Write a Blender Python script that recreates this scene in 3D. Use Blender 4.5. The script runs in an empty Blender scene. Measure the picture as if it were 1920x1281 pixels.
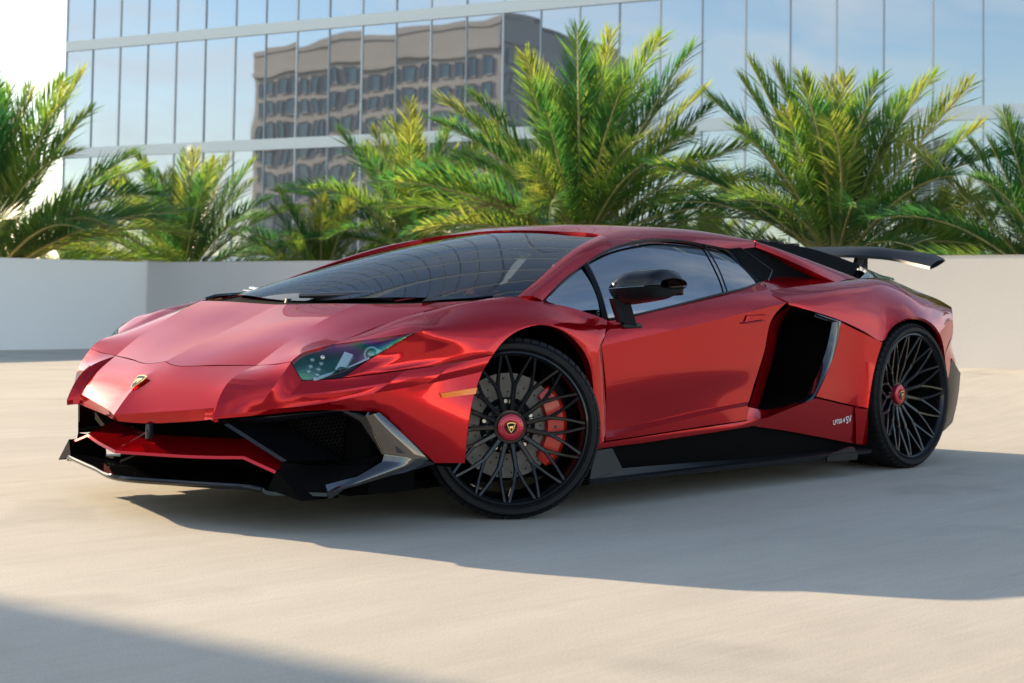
import bpy, bmesh, math, random
import numpy as np
from mathutils import Vector, Matrix

# ---------------------------------------------------------------- camera, sky, sun, exposure
scene = bpy.context.scene
R = math.radians
random.seed(7)
rng = np.random.default_rng(7)

cam_d = bpy.data.cameras.new("camera")
cam = bpy.data.objects.new("camera", cam_d)
scene.collection.objects.link(cam)
scene.camera = cam
fwd = Vector((-0.71204077, -0.7005429, 0.0473032))
rgt = Vector((-0.70074603, 0.71325477, 0.01492115))
upv = rgt.cross(fwd)
cam.matrix_world = Matrix(((rgt.x, upv.x, -fwd.x, 4.0199), (rgt.y, upv.y, -fwd.y, 4.8199),
                           (rgt.z, upv.z, -fwd.z, 0.8031), (0, 0, 0, 1)))
cam_d.sensor_width = 36
cam_d.lens = 36 * 2837.23 / 1920
cam_d.shift_y = -215.6 / 1920
cam_d.clip_start = 0.05
cam_d.clip_end = 5000
cam_d.dof.use_dof = True
cam_d.dof.focus_distance = 6.0
cam_d.dof.aperture_fstop = 5.0

SUN = Vector((0.168, -0.92, 0.335)).normalized()      # towards the sun
sun_d = bpy.data.lights.new("sun", 'SUN')
sun = bpy.data.objects.new("sun", sun_d)
scene.collection.objects.link(sun)
sun_d.energy = 4.7
sun_d.angle = R(0.55)
sun_d.color = (1.0, 0.80, 0.56)
sun.rotation_euler = SUN.to_track_quat('Z', 'Y').to_euler()
sun.location = SUN * 60

world = bpy.data.worlds.new("World")
scene.world = world
world.use_nodes = True
wn, wl = world.node_tree.nodes, world.node_tree.links
wn.clear()
w_out = wn.new('ShaderNodeOutputWorld')
w_bg = wn.new('ShaderNodeBackground')
w_sky = wn.new('ShaderNodeTexSky')
w_sky.sky_type = 'NISHITA'
w_sky.sun_disc = False
w_sky.sun_elevation = math.asin(SUN.z)
w_sky.sun_rotation = math.atan2(SUN.x, SUN.y)
w_sky.air_density = 1.0
w_sky.dust_density = 0.8
w_sky.ozone_density = 1.0
# thin broken cloud over the whole dome
w_tc = wn.new('ShaderNodeTexCoord')
w_sep = wn.new('ShaderNodeSeparateXYZ')
w_z = wn.new('ShaderNodeMath'); w_z.operation = 'ADD'; w_z.inputs[1].default_value = 0.16
w_zm = wn.new('ShaderNodeMath'); w_zm.operation = 'MAXIMUM'; w_zm.inputs[1].default_value = 0.05
w_dx = wn.new('ShaderNodeMath'); w_dx.operation = 'DIVIDE'
w_dy = wn.new('ShaderNodeMath'); w_dy.operation = 'DIVIDE'
w_cmb = wn.new('ShaderNodeCombineXYZ')
w_no = wn.new('ShaderNodeTexNoise')
w_no.inputs['Scale'].default_value = 1.35
w_no.inputs['Detail'].default_value = 7
w_no.inputs['Roughness'].default_value = 0.58
w_no.inputs['Distortion'].default_value = 0.5
w_rmp = wn.new('ShaderNodeValToRGB')
w_rmp.color_ramp.elements[0].position = 0.44
w_rmp.color_ramp.elements[1].position = 0.70
w_mix = wn.new('ShaderNodeMixRGB')
w_mix.inputs[2].default_value = (4.6, 4.5, 4.4, 1)
w_sc = wn.new('ShaderNodeMath'); w_sc.operation = 'MULTIPLY'; w_sc.inputs[1].default_value = 0.8
wl.new(w_tc.outputs['Generated'], w_sep.inputs[0])
wl.new(w_sep.outputs['Z'], w_z.inputs[0]); wl.new(w_z.outputs[0], w_zm.inputs[0])
wl.new(w_sep.outputs['X'], w_dx.inputs[0]); wl.new(w_zm.outputs[0], w_dx.inputs[1])
wl.new(w_sep.outputs['Y'], w_dy.inputs[0]); wl.new(w_zm.outputs[0], w_dy.inputs[1])
wl.new(w_dx.outputs[0], w_cmb.inputs[0]); wl.new(w_dy.outputs[0], w_cmb.inputs[1])
w_mp = wn.new('ShaderNodeMapping'); w_mp.inputs['Location'].default_value = (3.1, 7.4, 0)
wl.new(w_cmb.outputs[0], w_mp.inputs[0]); wl.new(w_mp.outputs[0], w_no.inputs['Vector'])
wl.new(w_no.outputs['Fac'], w_rmp.inputs[0])
w_fd = wn.new('ShaderNodeMapRange'); w_fd.interpolation_type = 'SMOOTHSTEP'
w_fd.inputs[1].default_value = .38; w_fd.inputs[2].default_value = .78; w_fd.inputs[3].default_value = .85; w_fd.inputs[4].default_value = .05
wl.new(w_sep.outputs['Z'], w_fd.inputs[0]); wl.new(w_fd.outputs[0], w_sc.inputs[1])
wl.new(w_rmp.outputs[0], w_sc.inputs[0])
wl.new(w_sc.outputs[0], w_mix.inputs[0])
wl.new(w_sky.outputs[0], w_mix.inputs[1])
wl.new(w_mix.outputs[0], w_bg.inputs[0])
w_bg.inputs[1].default_value = 0.15
wl.new(w_bg.outputs[0], w_out.inputs[0])

scene.view_settings.view_transform = 'Standard'
scene.view_settings.look = 'None'
scene.view_settings.gamma = 1.0
scene.view_settings.exposure = 1.12
scene.view_settings.use_curve_mapping = False
scene.render.engine = 'CYCLES'
scene.cycles.use_denoising = True
scene.cycles.max_bounces = 10
scene.cycles.glossy_bounces = 6
scene.cycles.transparent_max_bounces = 12
scene.cycles.sample_clamp_indirect = 8
scene.cycles.caustics_reflective = False
scene.cycles.caustics_refractive = False

# ---------------------------------------------------------------- helpers
COL = scene.collection
def link(o):
    COL.objects.link(o)
    return o
def tag(o, label=None, cat=None, group=None, kind=None):
    if label: o['label'] = label
    if cat: o['category'] = cat
    if group: o['group'] = group
    if kind: o['kind'] = kind
    return o
def empty(name, loc=(0, 0, 0), rz=0, parent=None):
    o = bpy.data.objects.new(name, None)
    o.empty_display_size = 0.2
    o.location = loc
    o.rotation_euler = (0, 0, rz)
    if parent: o.parent = parent
    return link(o)
def obj_from_mesh(name, me, mat, parent=None):
    o = bpy.data.objects.new(name, me)
    if mat is not None and not me.materials:
        me.materials.append(mat)
    if parent: o.parent = parent
    return link(o)
def obj_bm(name, bm, mat, parent=None, smooth=None):
    me = bpy.data.meshes.new(name)
    bm.to_mesh(me)
    bm.free()
    if smooth is not None:
        me.polygons.foreach_set('use_smooth', [True] * len(me.polygons))
        me.set_sharp_from_angle(angle=R(smooth))
    return obj_from_mesh(name, me, mat, parent)
def obj_pd(name, verts, faces, mat, parent=None, smooth=None):
    me = bpy.data.meshes.new(name)
    me.from_pydata([tuple(map(float, v)) for v in verts], [], faces)
    me.update()
    if smooth is not None:
        me.polygons.foreach_set('use_smooth', [True] * len(me.polygons))
        me.set_sharp_from_angle(angle=R(smooth))
    return obj_from_mesh(name, me, mat, parent)
def bm_box(bm, x0, x1, y0, y1, z0, z1, bev=0):
    r = bmesh.ops.create_cube(bm, size=1)
    vs = r['verts']
    for v in vs:
        v.co = Vector(((x0 + x1) / 2 + v.co.x * (x1 - x0), (y0 + y1) / 2 + v.co.y * (y1 - y0), (z0 + z1) / 2 + v.co.z * (z1 - z0)))
    if bev:
        es = list({e for v in vs for e in v.link_edges})
        bmesh.ops.bevel(bm, geom=es, offset=bev, segments=2, affect='EDGES', profile=0.5)
    return vs
def box(name, x0, x1, y0, y1, z0, z1, mat, parent=None, bev=0):
    bm = bmesh.new()
    bm_box(bm, x0, x1, y0, y1, z0, z1, bev)
    return obj_bm(name, bm, mat, parent, 40 if bev else None)
def tube_data(path, rad, n=8, closed=False, flat=1.0):
    """swept round tube: verts, faces"""
    P = [Vector(p) for p in path]
    vs, fs = [], []
    m = len(P)
    ref = Vector((0, 0, 1))
    for i in range(m):
        a = P[(i - 1) % m] if (closed or i > 0) else P[i]
        b = P[(i + 1) % m] if (closed or i < m - 1) else P[i]
        t = (b - a).normalized()
        s = t.cross(ref)
        if s.length < 1e-3: s = t.cross(Vector((1, 0, 0)))
        s.normalize()
        u = s.cross(t)
        r = rad[i] if hasattr(rad, '__len__') else rad
        for k in range(n):
            an = 2 * math.pi * k / n
            vs.append(P[i] + s * (r * math.cos(an)) + u * (r * flat * math.sin(an)))
    for i in range(m if closed else m - 1):
        j = (i + 1) % m
        for k in range(n):
            l = (k + 1) % n
            fs.append((i * n + k, i * n + l, j * n + l, j * n + k))
    if not closed:
        fs.append(tuple(range(n - 1, -1, -1)))
        fs.append(tuple((m - 1) * n + k for k in range(n)))
    return vs, fs
def tube(name, path, rad, mat, parent=None, n=8, closed=False, flat=1.0):
    v, f = tube_data(path, rad, n, closed, flat)
    return obj_pd(name, v, f, mat, parent, 50)
def lathe(name, prof, mat, parent=None, n=64, axis='Y', smooth=35, closed=False):
    """prof: list of (radius, height along axis)"""
    vs, fs = [], []
    m = len(prof)
    for i in range(n):
        a = 2 * math.pi * i / n
        for r, h in prof:
            if axis == 'Y': vs.append((r * math.cos(a), h, r * math.sin(a)))
            else: vs.append((r * math.cos(a), r * math.sin(a), h))
    for i in range(n):
        j = (i + 1) % n
        for k in range(m if closed else m - 1):
            l = (k + 1) % m
            fs.append((i * m + k, i * m + l, j * m + l, j * m + k))
    return obj_pd(name, vs, fs, mat, parent, smooth)
def copy_tree(o, parent=None):
    c = o.copy()
    link(c)
    if parent is not None: c.parent = parent
    for ch in list(o.children):
        copy_tree(ch, c)
    return c

# ---------------------------------------------------------------- materials
def newmat(name):
    m = bpy.data.materials.new(name)
    m.use_nodes = True
    nt = m.node_tree
    return m, nt.nodes, nt.links, nt.nodes['Principled BSDF']
def setp(b, **k):
    for a, v in k.items():
        a = a.replace('_', ' ')
        if a in b.inputs: b.inputs[a].default_value = v
        else:
            for i in b.inputs:
                if i.name.lower() == a.lower(): i.default_value = v
def pmat(name, col, rough=0.5, metal=0.0, coat=0.0, coat_rough=0.03, bump=0.0, bscale=200, vary=0.0, vscale=6, **k):
    m, n, l, b = newmat(name)
    setp(b, Base_Color=(*col, 1), Roughness=rough, Metallic=metal)
    b.inputs['Coat Weight'].default_value = coat
    b.inputs['Coat Roughness'].default_value = coat_rough
    setp(b, **k)
    if vary or bump:
        tc = n.new('ShaderNodeTexCoord')
    if vary:
        no = n.new('ShaderNodeTexNoise'); no.inputs['Scale'].default_value = vscale; no.inputs['Detail'].default_value = 5
        hs = n.new('ShaderNodeHueSaturation')
        mr = n.new('ShaderNodeMapRange'); mr.inputs[1].default_value = .25; mr.inputs[2].default_value = .75
        mr.inputs[3].default_value = 1 - vary; mr.inputs[4].default_value = 1 + vary
        l.new(tc.outputs['Object'], no.inputs['Vector']); l.new(no.outputs['Fac'], mr.inputs[0])
        l.new(mr.outputs[0], hs.inputs['Value']); hs.inputs['Color'].default_value = (*col, 1)
        l.new(hs.outputs[0], b.inputs['Base Color'])
    if bump:
        nb = n.new('ShaderNodeTexNoise'); nb.inputs['Scale'].default_value = bscale; nb.inputs['Detail'].default_value = 3
        bp_ = n.new('ShaderNodeBump'); bp_.inputs['Strength'].default_value = bump; bp_.inputs['Distance'].default_value = .002
        l.new(tc.outputs['Object'], nb.inputs['Vector']); l.new(nb.outputs['Fac'], bp_.inputs['Height'])
        l.new(bp_.outputs[0], b.inputs['Normal'])
    return m

M = {}
def red_paint():
    m, n, l, b = newmat('red_paint')
    setp(b, Roughness=.12, Metallic=.70, Specular_Tint=(.75, .03, .05, 1))
    b.inputs['Coat Weight'].default_value = .6
    b.inputs['Coat Roughness'].default_value = .012
    b.inputs['Specular IOR Level'].default_value = .2
    b.inputs['Coat IOR'].default_value = 1.52
    lw = n.new('ShaderNodeLayerWeight'); lw.inputs[0].default_value = .35
    rp = n.new('ShaderNodeValToRGB')
    rp.color_ramp.elements[0].color = (.50, .004, .009, 1)
    rp.color_ramp.elements[1].color = (.36, .002, .008, 1)
    l.new(lw.outputs['Facing'], rp.inputs[0]); l.new(rp.outputs[0], b.inputs['Base Color'])
    tc = n.new('ShaderNodeTexCoord')
    vo = n.new('ShaderNodeTexNoise'); vo.inputs['Scale'].default_value = 1400; vo.inputs['Detail'].default_value = 1
    bp_ = n.new('ShaderNodeBump'); bp_.inputs['Strength'].default_value = .03; bp_.inputs['Distance'].default_value = .001
    l.new(tc.outputs['Object'], vo.inputs['Vector']); l.new(vo.outputs['Fac'], bp_.inputs['Height'])
    l.new(bp_.outputs[0], b.inputs['Normal'])
    return m
M['red'] = red_paint()
M['gloss_black'] = pmat('gloss_black', (.004, .004, .005), .3, 0, .8, .02, Specular_IOR_Level=.0)
def carbon():
    m, n, l, b = newmat('carbon')
    setp(b, Roughness=.35)
    b.inputs['Coat Weight'].default_value = 1.0
    b.inputs['Coat Roughness'].default_value = .03
    tc = n.new('ShaderNodeTexCoord')
    ck = n.new('ShaderNodeTexChecker'); ck.inputs['Scale'].default_value = 260
    ck.inputs[1].default_value = (.006, .006, .007, 1); ck.inputs[2].default_value = (.014, .014, .016, 1); b.inputs['Specular IOR Level'].default_value = .1
    l.new(tc.outputs['Object'], ck.inputs['Vector']); l.new(ck.outputs[0], b.inputs['Base Color'])
    return m
M['carbon'] = carbon()
M['gloss_carbon'] = pmat('gloss_carbon', (.008, .008, .009), .3, 0, 1.0, .03, Coat_IOR=1.9, Specular_IOR_Level=.1)
M['satin_black'] = pmat('satin_black', (.008, .009, .010), .38, 0, .0, .2, Specular_IOR_Level=.22)
M['matte_black'] = pmat('matte_black', (.003, .003, .003), .8, Specular_IOR_Level=.05)
M['wiper'] = pmat('wiper', (.02, .02, .02), .28, 0, .6, .15)
M['rubber_trim'] = pmat('rubber_trim', (.008, .008, .009), .45, Specular_IOR_Level=.3)
M['tyre'] = pmat('tyre', (.009, .009, .010), .6, bump=.25, bscale=300, vary=.15, vscale=20, Specular_IOR_Level=.2)
M['rim'] = pmat('rim', (.005, .005, .006), .3, .0, .6, .05, Specular_IOR_Level=.1)
M['disc'] = pmat('disc', (.17, .16, .15), .42, .35, vary=.18, vscale=30)
M['steel'] = pmat('steel', (.55, .53, .50), .3, 1.0)
M['silver'] = pmat('silver', (.5, .5, .5), .25, 1.0)
M['caliper'] = pmat('caliper', (.78, .030, .012), .35, 0, .4, .08)
M['cap_red'] = pmat('cap_red', (.50, .008, .03), .32, .4, .7, .06)
M['gold'] = pmat('gold', (.75, .55, .22), .28, 1.0)
M['white_decal'] = pmat('white_decal', (.75, .75, .75), .4)
M['amber'] = pmat('amber', (1.0, .22, .015), .3, 0, .35, .03)
M['leather'] = pmat('leather', (.018, .018, .019), .55, bump=.2, bscale=150)
M['grey_leather'] = pmat('grey_leather', (.16, .16, .155), .55)
def glass(name, tint, refl_rough=0.0, ior=1.5, alpha=.55):
    """thin tinted automotive glass: clear-coat reflection over a tinted see-through layer"""
    m, n, l, b = newmat(name)
    out = n['Material Output']
    n.remove(b)
    tr = n.new('ShaderNodeBsdfTransparent'); tr.inputs[0].default_value = (*tint, 1)
    gl = n.new('ShaderNodeBsdfGlossy'); gl.inputs['Roughness'].default_value = refl_rough
    fr = n.new('ShaderNodeFresnel'); fr.inputs[0].default_value = ior
    mx = n.new('ShaderNodeMixShader')
    l.new(fr.outputs[0], mx.inputs[0]); l.new(tr.outputs[0], mx.inputs[1]); l.new(gl.outputs[0], mx.inputs[2])
    l.new(mx.outputs[0], out.inputs[0])
    return m
M['windscreen'] = glass('windscreen', (.30, .34, .34), 0.0, 1.55)
M['side_glass'] = glass('side_glass', (.03, .045, .06), 0.0, 4.4)
def lamp_glass():
    m, n, l, b = newmat('lamp_glass')
    out = n['Material Output']
    setp(b, Base_Color=(.01, .01, .012, 1), Roughness=.02, IOR=2.8)
    b.inputs['Thin Film Thickness'].default_value = 420
    b.inputs['Thin Film IOR'].default_value = 1.55
    b.inputs['Specular IOR Level'].default_value = 1.0
    tc = n.new('ShaderNodeTexCoord')
    no = n.new('ShaderNodeTexNoise'); no.inputs['Scale'].default_value = 4; no.inputs['Detail'].default_value = 0
    mr = n.new('ShaderNodeMapRange'); mr.inputs[3].default_value = 200; mr.inputs[4].default_value = 1100
    l.new(tc.outputs['Object'], no.inputs['Vector']); l.new(no.outputs['Fac'], mr.inputs[0])
    l.new(mr.outputs[0], b.inputs['Thin Film Thickness'])
    tr = n.new('ShaderNodeBsdfTransparent'); tr.inputs[0].default_value = (.75, .85, .9, 1)
    mx = n.new('ShaderNodeMixShader'); mx.inputs[0].default_value = .30
    l.new(tr.outputs[0], mx.inputs[1]); l.new(b.outputs[0], mx.inputs[2]); l.new(mx.outputs[0], out.inputs[0])
    return m
M['lamp_glass'] = lamp_glass()
M['drl'] = pmat('drl', (.9, .93, .92), .25)
M['lamp_dark'] = pmat('lamp_dark', (.03, .035, .042), .25, .6)
def concrete(name, c1, c2, rough=.85, scale=1.0, bump=.35, stain=True):
    m, n, l, b = newmat(name)
    setp(b, Roughness=rough)
    b.inputs['Specular IOR Level'].default_value = .3
    tc = n.new('ShaderNodeTexCoord')
    n1 = n.new('ShaderNodeTexNoise'); n1.inputs['Scale'].default_value = .55 * scale; n1.inputs['Detail'].default_value = 8; n1.inputs['Roughness'].default_value = .62
    rp = n.new('ShaderNodeValToRGB')
    rp.color_ramp.elements[0].position = .3; rp.color_ramp.elements[0].color = (*c1, 1)
    rp.color_ramp.elements[1].position = .72; rp.color_ramp.elements[1].color = (*c2, 1)
    l.new(tc.outputs['Object'], n1.inputs['Vector']); l.new(n1.outputs['Fac'], rp.inputs[0])
    # fine grain
    n2 = n.new('ShaderNodeTexNoise'); n2.inputs['Scale'].default_value = 160 * scale; n2.inputs['Detail'].default_value = 4; n2.inputs['Roughness'].default_value = .7
    l.new(tc.outputs['Object'], n2.inputs['Vector'])
    mr = n.new('ShaderNodeMapRange'); mr.inputs[1].default_value = .25; mr.inputs[2].default_value = .75; mr.inputs[3].default_value = .74; mr.inputs[4].default_value = 1.20
    l.new(n2.outputs['Fac'], mr.inputs[0])
    mu = n.new('ShaderNodeMixRGB'); mu.blend_type = 'MULTIPLY'; mu.inputs[0].default_value = 1
    l.new(rp.outputs[0], mu.inputs[1]); l.new(mr.outputs[0], mu.inputs[2])
    last = mu
    if stain:
        # curved trowel and tyre sweeps: stretched noise
        mp = n.new('ShaderNodeMapping'); mp.inputs['Rotation'].default_value = (0, 0, R(38)); mp.inputs['Scale'].default_value = (.35, 3.2, 1)
        wv = n.new('ShaderNodeTexNoise'); wv.inputs['Scale'].default_value = 1.6; wv.inputs['Detail'].default_value = 7; wv.inputs['Distortion'].default_value = .6
        l.new(tc.outputs['Object'], mp.inputs[0]); l.new(mp.outputs[0], wv.inputs['Vector'])
        m2 = n.new('ShaderNodeMapRange'); m2.inputs[1].default_value = .35; m2.inputs[2].default_value = .7; m2.inputs[3].default_value = .94; m2.inputs[4].default_value = 1.04
        l.new(wv.outputs['Fac'], m2.inputs[0])
        mu2 = n.new('ShaderNodeMixRGB'); mu2.blend_type = 'MULTIPLY'; mu2.inputs[0].default_value = 1
        l.new(mu.outputs[0], mu2.inputs[1]); l.new(m2.outputs[0], mu2.inputs[2])
        # darker patches
        n3 = n.new('ShaderNodeTexNoise'); n3.inputs['Scale'].default_value = 1.15; n3.inputs['Detail'].default_value = 3
        l.new(tc.outputs['Object'], n3.inputs['Vector'])
        m3 = n.new('ShaderNodeMapRange'); m3.inputs[1].default_value = .60; m3.inputs[2].default_value = .68; m3.inputs[3].default_value = 1.0; m3.inputs[4].default_value = .86
        l.new(n3.outputs['Fac'], m3.inputs[0])
        mu3 = n.new('ShaderNodeMixRGB'); mu3.blend_type = 'MULTIPLY'; mu3.inputs[0].default_value = 1
        l.new(mu2.outputs[0], mu3.inputs[1]); l.new(m3.outputs[0], mu3.inputs[2])
        # fine broom lines and scuffs
        mp4 = n.new('ShaderNodeMapping'); mp4.inputs['Rotation'].default_value = (0, 0, R(52)); mp4.inputs['Scale'].default_value = (1.2, 22, 1)
        n4 = n.new('ShaderNodeTexNoise'); n4.inputs['Scale'].default_value = 3.0; n4.inputs['Detail'].default_value = 9; n4.inputs['Roughness'].default_value = .72; n4.inputs['Distortion'].default_value = .25
        l.new(tc.outputs['Object'], mp4.inputs[0]); l.new(mp4.outputs[0], n4.inputs['Vector'])
        m4 = n.new('ShaderNodeMapRange'); m4.inputs[1].default_value = .3; m4.inputs[2].default_value = .7; m4.inputs[3].default_value = .91; m4.inputs[4].default_value = 1.07
        l.new(n4.outputs['Fac'], m4.inputs[0])
        mu4 = n.new('ShaderNodeMixRGB'); mu4.blend_type = 'MULTIPLY'; mu4.inputs[0].default_value = 1
        l.new(mu3.outputs[0], mu4.inputs[1]); l.new(m4.outputs[0], mu4.inputs[2])
        # dark pin-holes and grit
        v5 = n.new('ShaderNodeTexVoronoi'); v5.inputs['Scale'].default_value = 42
        l.new(tc.outputs['Object'], v5.inputs['Vector'])
        m5 = n.new('ShaderNodeMapRange'); m5.inputs[1].default_value = .05; m5.inputs[2].default_value = .16; m5.inputs[3].default_value = .72; m5.inputs[4].default_value = 1.0
        l.new(v5.outputs['Distance'], m5.inputs[0])
        mu5 = n.new('ShaderNodeMixRGB'); mu5.blend_type = 'MULTIPLY'; mu5.inputs[0].default_value = .7
        l.new(mu4.outputs[0], mu5.inputs[1]); l.new(m5.outputs[0], mu5.inputs[2])
        last = mu5
    l.new(last.outputs[0], b.inputs['Base Color'])
    bp_ = n.new('ShaderNodeBump'); bp_.inputs['Strength'].default_value = bump; bp_.inputs['Distance'].default_value = .004
    l.new(n2.outputs['Fac'], bp_.inputs['Height']); l.new(bp_.outputs[0], b.inputs['Normal'])
    return m
M['deck'] = concrete('deck_concrete', (.45, .405, .325), (.55, .50, .412))
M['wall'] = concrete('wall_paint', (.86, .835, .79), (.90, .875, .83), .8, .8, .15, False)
M['wall_sun_dimmed'] = concrete('wall_paint_sun_dimmed', (.55, .53, .50), (.60, .58, .55), .8, .8, .15, False)  # same white wall paint, darkened to offset direct sun on the long wall
M['cap'] = concrete('cap_stone', (.60, .595, .58), (.68, .675, .66), .8, 1.5, .1, False)
M['soil'] = concrete('city_ground', (.16, .15, .12), (.26, .24, .20), .9, .2, .2, False)

# ================================================================ the place
def sstep(t):
    t = max(0.0, min(1.0, t)); return t * t * (3 - 2 * t)
def deck_z(x, y):
    """the slab falls very slightly away from the far wall"""
    return .247 * sstep((-x - 3.9) / 4.4) * max(0, min(1.15, (y + 13.5) / 12))
# concrete deck
xs = np.concatenate([np.linspace(-8.9, -3.5, 28), np.linspace(-3, 18, 15)])
ys = np.linspace(-14.7, 20, 50)
vs = [(x, y, deck_z(x, y)) for x in xs for y in ys]
nY = len(ys)
fs = [(i * nY + j, (i + 1) * nY + j, (i + 1) * nY + j + 1, i * nY + j + 1) for i in range(len(xs) - 1) for j in range(nY - 1)]
tag(obj_pd('deck_floor', vs, fs, M['deck'], None, 60), kind='structure')
g = obj_pd('city_ground', [(-1500, -1500, -.6), (1500, -1500, -.6), (1500, 1500, -.6), (-1500, 1500, -.6)], [(0, 1, 2, 3)], M['soil'])
tag(g, kind='structure')

def wall(p0, p1, top, thick, label, mat='wall'):
    """parapet from p0 to p1 (inner face line), thickness to the outside (left of p0->p1)"""
    a, b = Vector((*p0, 0)), Vector((*p1, 0))
    t = (b - a).normalized(); n_ = Vector((-t.y, t.x, 0))
    L = (b - a).length
    bm = bmesh.new()
    bm_box(bm, 0, L, 0, thick, -.8, top, .012)
    w = obj_bm('parapet_wall', bm, M[mat], None, 40)
    w.matrix_world = Matrix(((t.x, n_.x, 0, a.x), (t.y, n_.y, 0, a.y), (0, 0, 1, 0), (0, 0, 0, 1)))
    tag(w, label, 'wall')
    return w
CORNER = (-7.985, -14.43)
wall((-8.90, 8.0), CORNER, 1.25, -.26, 'long white parapet wall behind the red car, palms rising over it', 'wall_sun_dimmed')
wall((-7.985, -14.43), (18, -14.75), 1.25, -.26, 'white parapet wall in shade running left from the deck corner')
wall((18, 18), (-8.9, 18), 1.25, -.26, 'sunlit white parapet wall on the open side of the deck')
# unseen block added beside the deck: its edge throws the soft foreground shadow
tw = empty('shadow_block', (8.86, -16.2, -.6))
tag(tw, 'plain pale concrete block outside the shaded parapet wall, unseen, added to cast the foreground shadow', 'building')
box('wall', -3.42, 5, -1.0, 1.0, 0, 10.5, M['wall'], tw)
box('roof_slab', -3.42, 5.2, -1.0, 1.1, 10.5, 10.8, M['cap'], tw)
box('door', -3.45, -3.40, -.5, .5, .6, 2.7, M['matte_black'], tw)

# ---------------------------------------------------------------- glass office
def facade_glass():
    m, n, l, b = newmat('facade_glass')
    setp(b, Base_Color=(.41, .455, .50, 1), Metallic=.92, Roughness=.015)
    tc = n.new('ShaderNodeTexCoord'); oi = n.new('ShaderNodeObjectInfo')
    ad = n.new('ShaderNodeVectorMath'); ad.operation = 'ADD'
    mu = n.new('ShaderNodeVectorMath'); mu.operation = 'SCALE'; mu.inputs['Scale'].default_value = 37.0
    cb = n.new('ShaderNodeCombineXYZ')
    l.new(oi.outputs['Random'], cb.inputs[0]); l.new(oi.outputs['Random'], cb.inputs[2])
    l.new(cb.outputs[0], mu.inputs[0]); l.new(tc.outputs['Object'], ad.inputs[0]); l.new(mu.outputs[0], ad.inputs[1])
    no = n.new('ShaderNodeTexNoise'); no.inputs['Scale'].default_value = .42; no.inputs['Detail'].default_value = 1.0
    l.new(ad.outputs[0], no.inputs['Vector'])
    bp_ = n.new('ShaderNodeBump'); bp_.inputs['Strength'].default_value = 1.0; bp_.inputs['Distance'].default_value = .0055
    l.new(no.outputs['Fac'], bp_.inputs['Height']); l.new(bp_.outputs[0], b.inputs['Normal'])
    return m
M['facade'] = facade_glass()
M['spandrel'] = pmat('spandrel', (.74, .80, .77), .35)
M['mullion'] = pmat('mullion', (.42, .46, .48), .4, .2)
M['mullion_light'] = pmat('mullion_light', (.66, .69, .68), .4, .1)
M['core'] = pmat('core', (.10, .11, .12), .6)
E_ = Vector((0.2713984, -0.9624671, 0)); NRM = Vector((0.9624671, 0.2713984, 0))
off_b = empty('glass_office', (-27.7865, -52.8702, -.6))
off_b.rotation_euler = (0, 0, math.atan2(-E_.y, -E_.x))      # local x runs along the front, local y points away from the deck
tag(off_b, 'blue mirror-glass office block with pale floor bands behind the palms', 'building')
NB, PW, FH = 31, 1.5, 4.49
z_b = [6.36 + .6 + FH * k for k in range(-1, 10)]            # underside of each pale band (local z)
BH = .42
def lbox(name, x0, x1, y0, y1, z0, z1, mat): return box(name, x0, x1, y0, y1, z0, z1, mat, off_b)
lbox('core', .02, NB * PW, .12, 26, 0, 46.5, M['core'])
lbox('roof', -.1, NB * PW + .1, -.1, 26.2, 46.5, 47.2, M['spandrel'])
lbox('end_wall', -.06, .02, .0, 26, 0, 46.5, M['facade'])
me = None
def pane_mesh(h):
    nx, nz = 2, 4
    vs = [(PW * .5 * (2 * i / nx - 1) * .985, 0, h * (j / nz - .5)) for i in range(nx + 1) for j in range(nz + 1)]
    fs = [(i * (nz + 1) + j, (i + 1) * (nz + 1) + j, (i + 1) * (nz + 1) + j + 1, i * (nz + 1) + j + 1) for i in range(nx) for j in range(nz)]
    m_ = bpy.data.meshes.new('glass_pane'); m_.from_pydata(vs, [], fs); m_.update(); m_.materials.append(M['facade'])
    m_.polygons.foreach_set('use_smooth', [True] * len(m_.polygons))
    return m_
pm = pane_mesh(FH - BH)
rest_v, rest_f = [], []
for fl, zb in enumerate(z_b):
    z0 = zb - (FH - BH)
    lbox('floor_band', 0, NB * PW, -.05, .11, zb, zb + BH, M['spandrel'])
    for k in range(NB):
        zc = z0 + (FH - BH) / 2
        xc = (k + .5) * PW
        tx, tz = random.gauss(0, .0016), random.gauss(0, .0016)
        if fl <= 2 and k < 28:
            o = bpy.data.objects.new('glass_pane', pm); link(o); o.parent = off_b
            o.location = (xc, .02, zc); o.rotation_euler = (tx, 0, tz)
        else:
            b = len(rest_v); h2 = (FH - BH) / 2; w2 = PW * .4925
            for sx, sz in ((-1, -1), (1, -1), (1, 1), (-1, 1)):
                rest_v.append((xc + sx * w2, .02 + sx * w2 * tz + sz * h2 * tx, zc + sz * h2))
            rest_f.append((b, b + 1, b + 2, b + 3))
tag(obj_pd('upper_panes', rest_v, rest_f, M['facade'], off_b), kind='stuff')
for k in range(NB + 1):
    wide = .017 if k % 2 else .024
    lbox('mullion', k * PW - wide, k * PW + wide, -.03, .10, 0, 46.4, M['mullion'] if k % 2 else M['mullion_light'])

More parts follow.
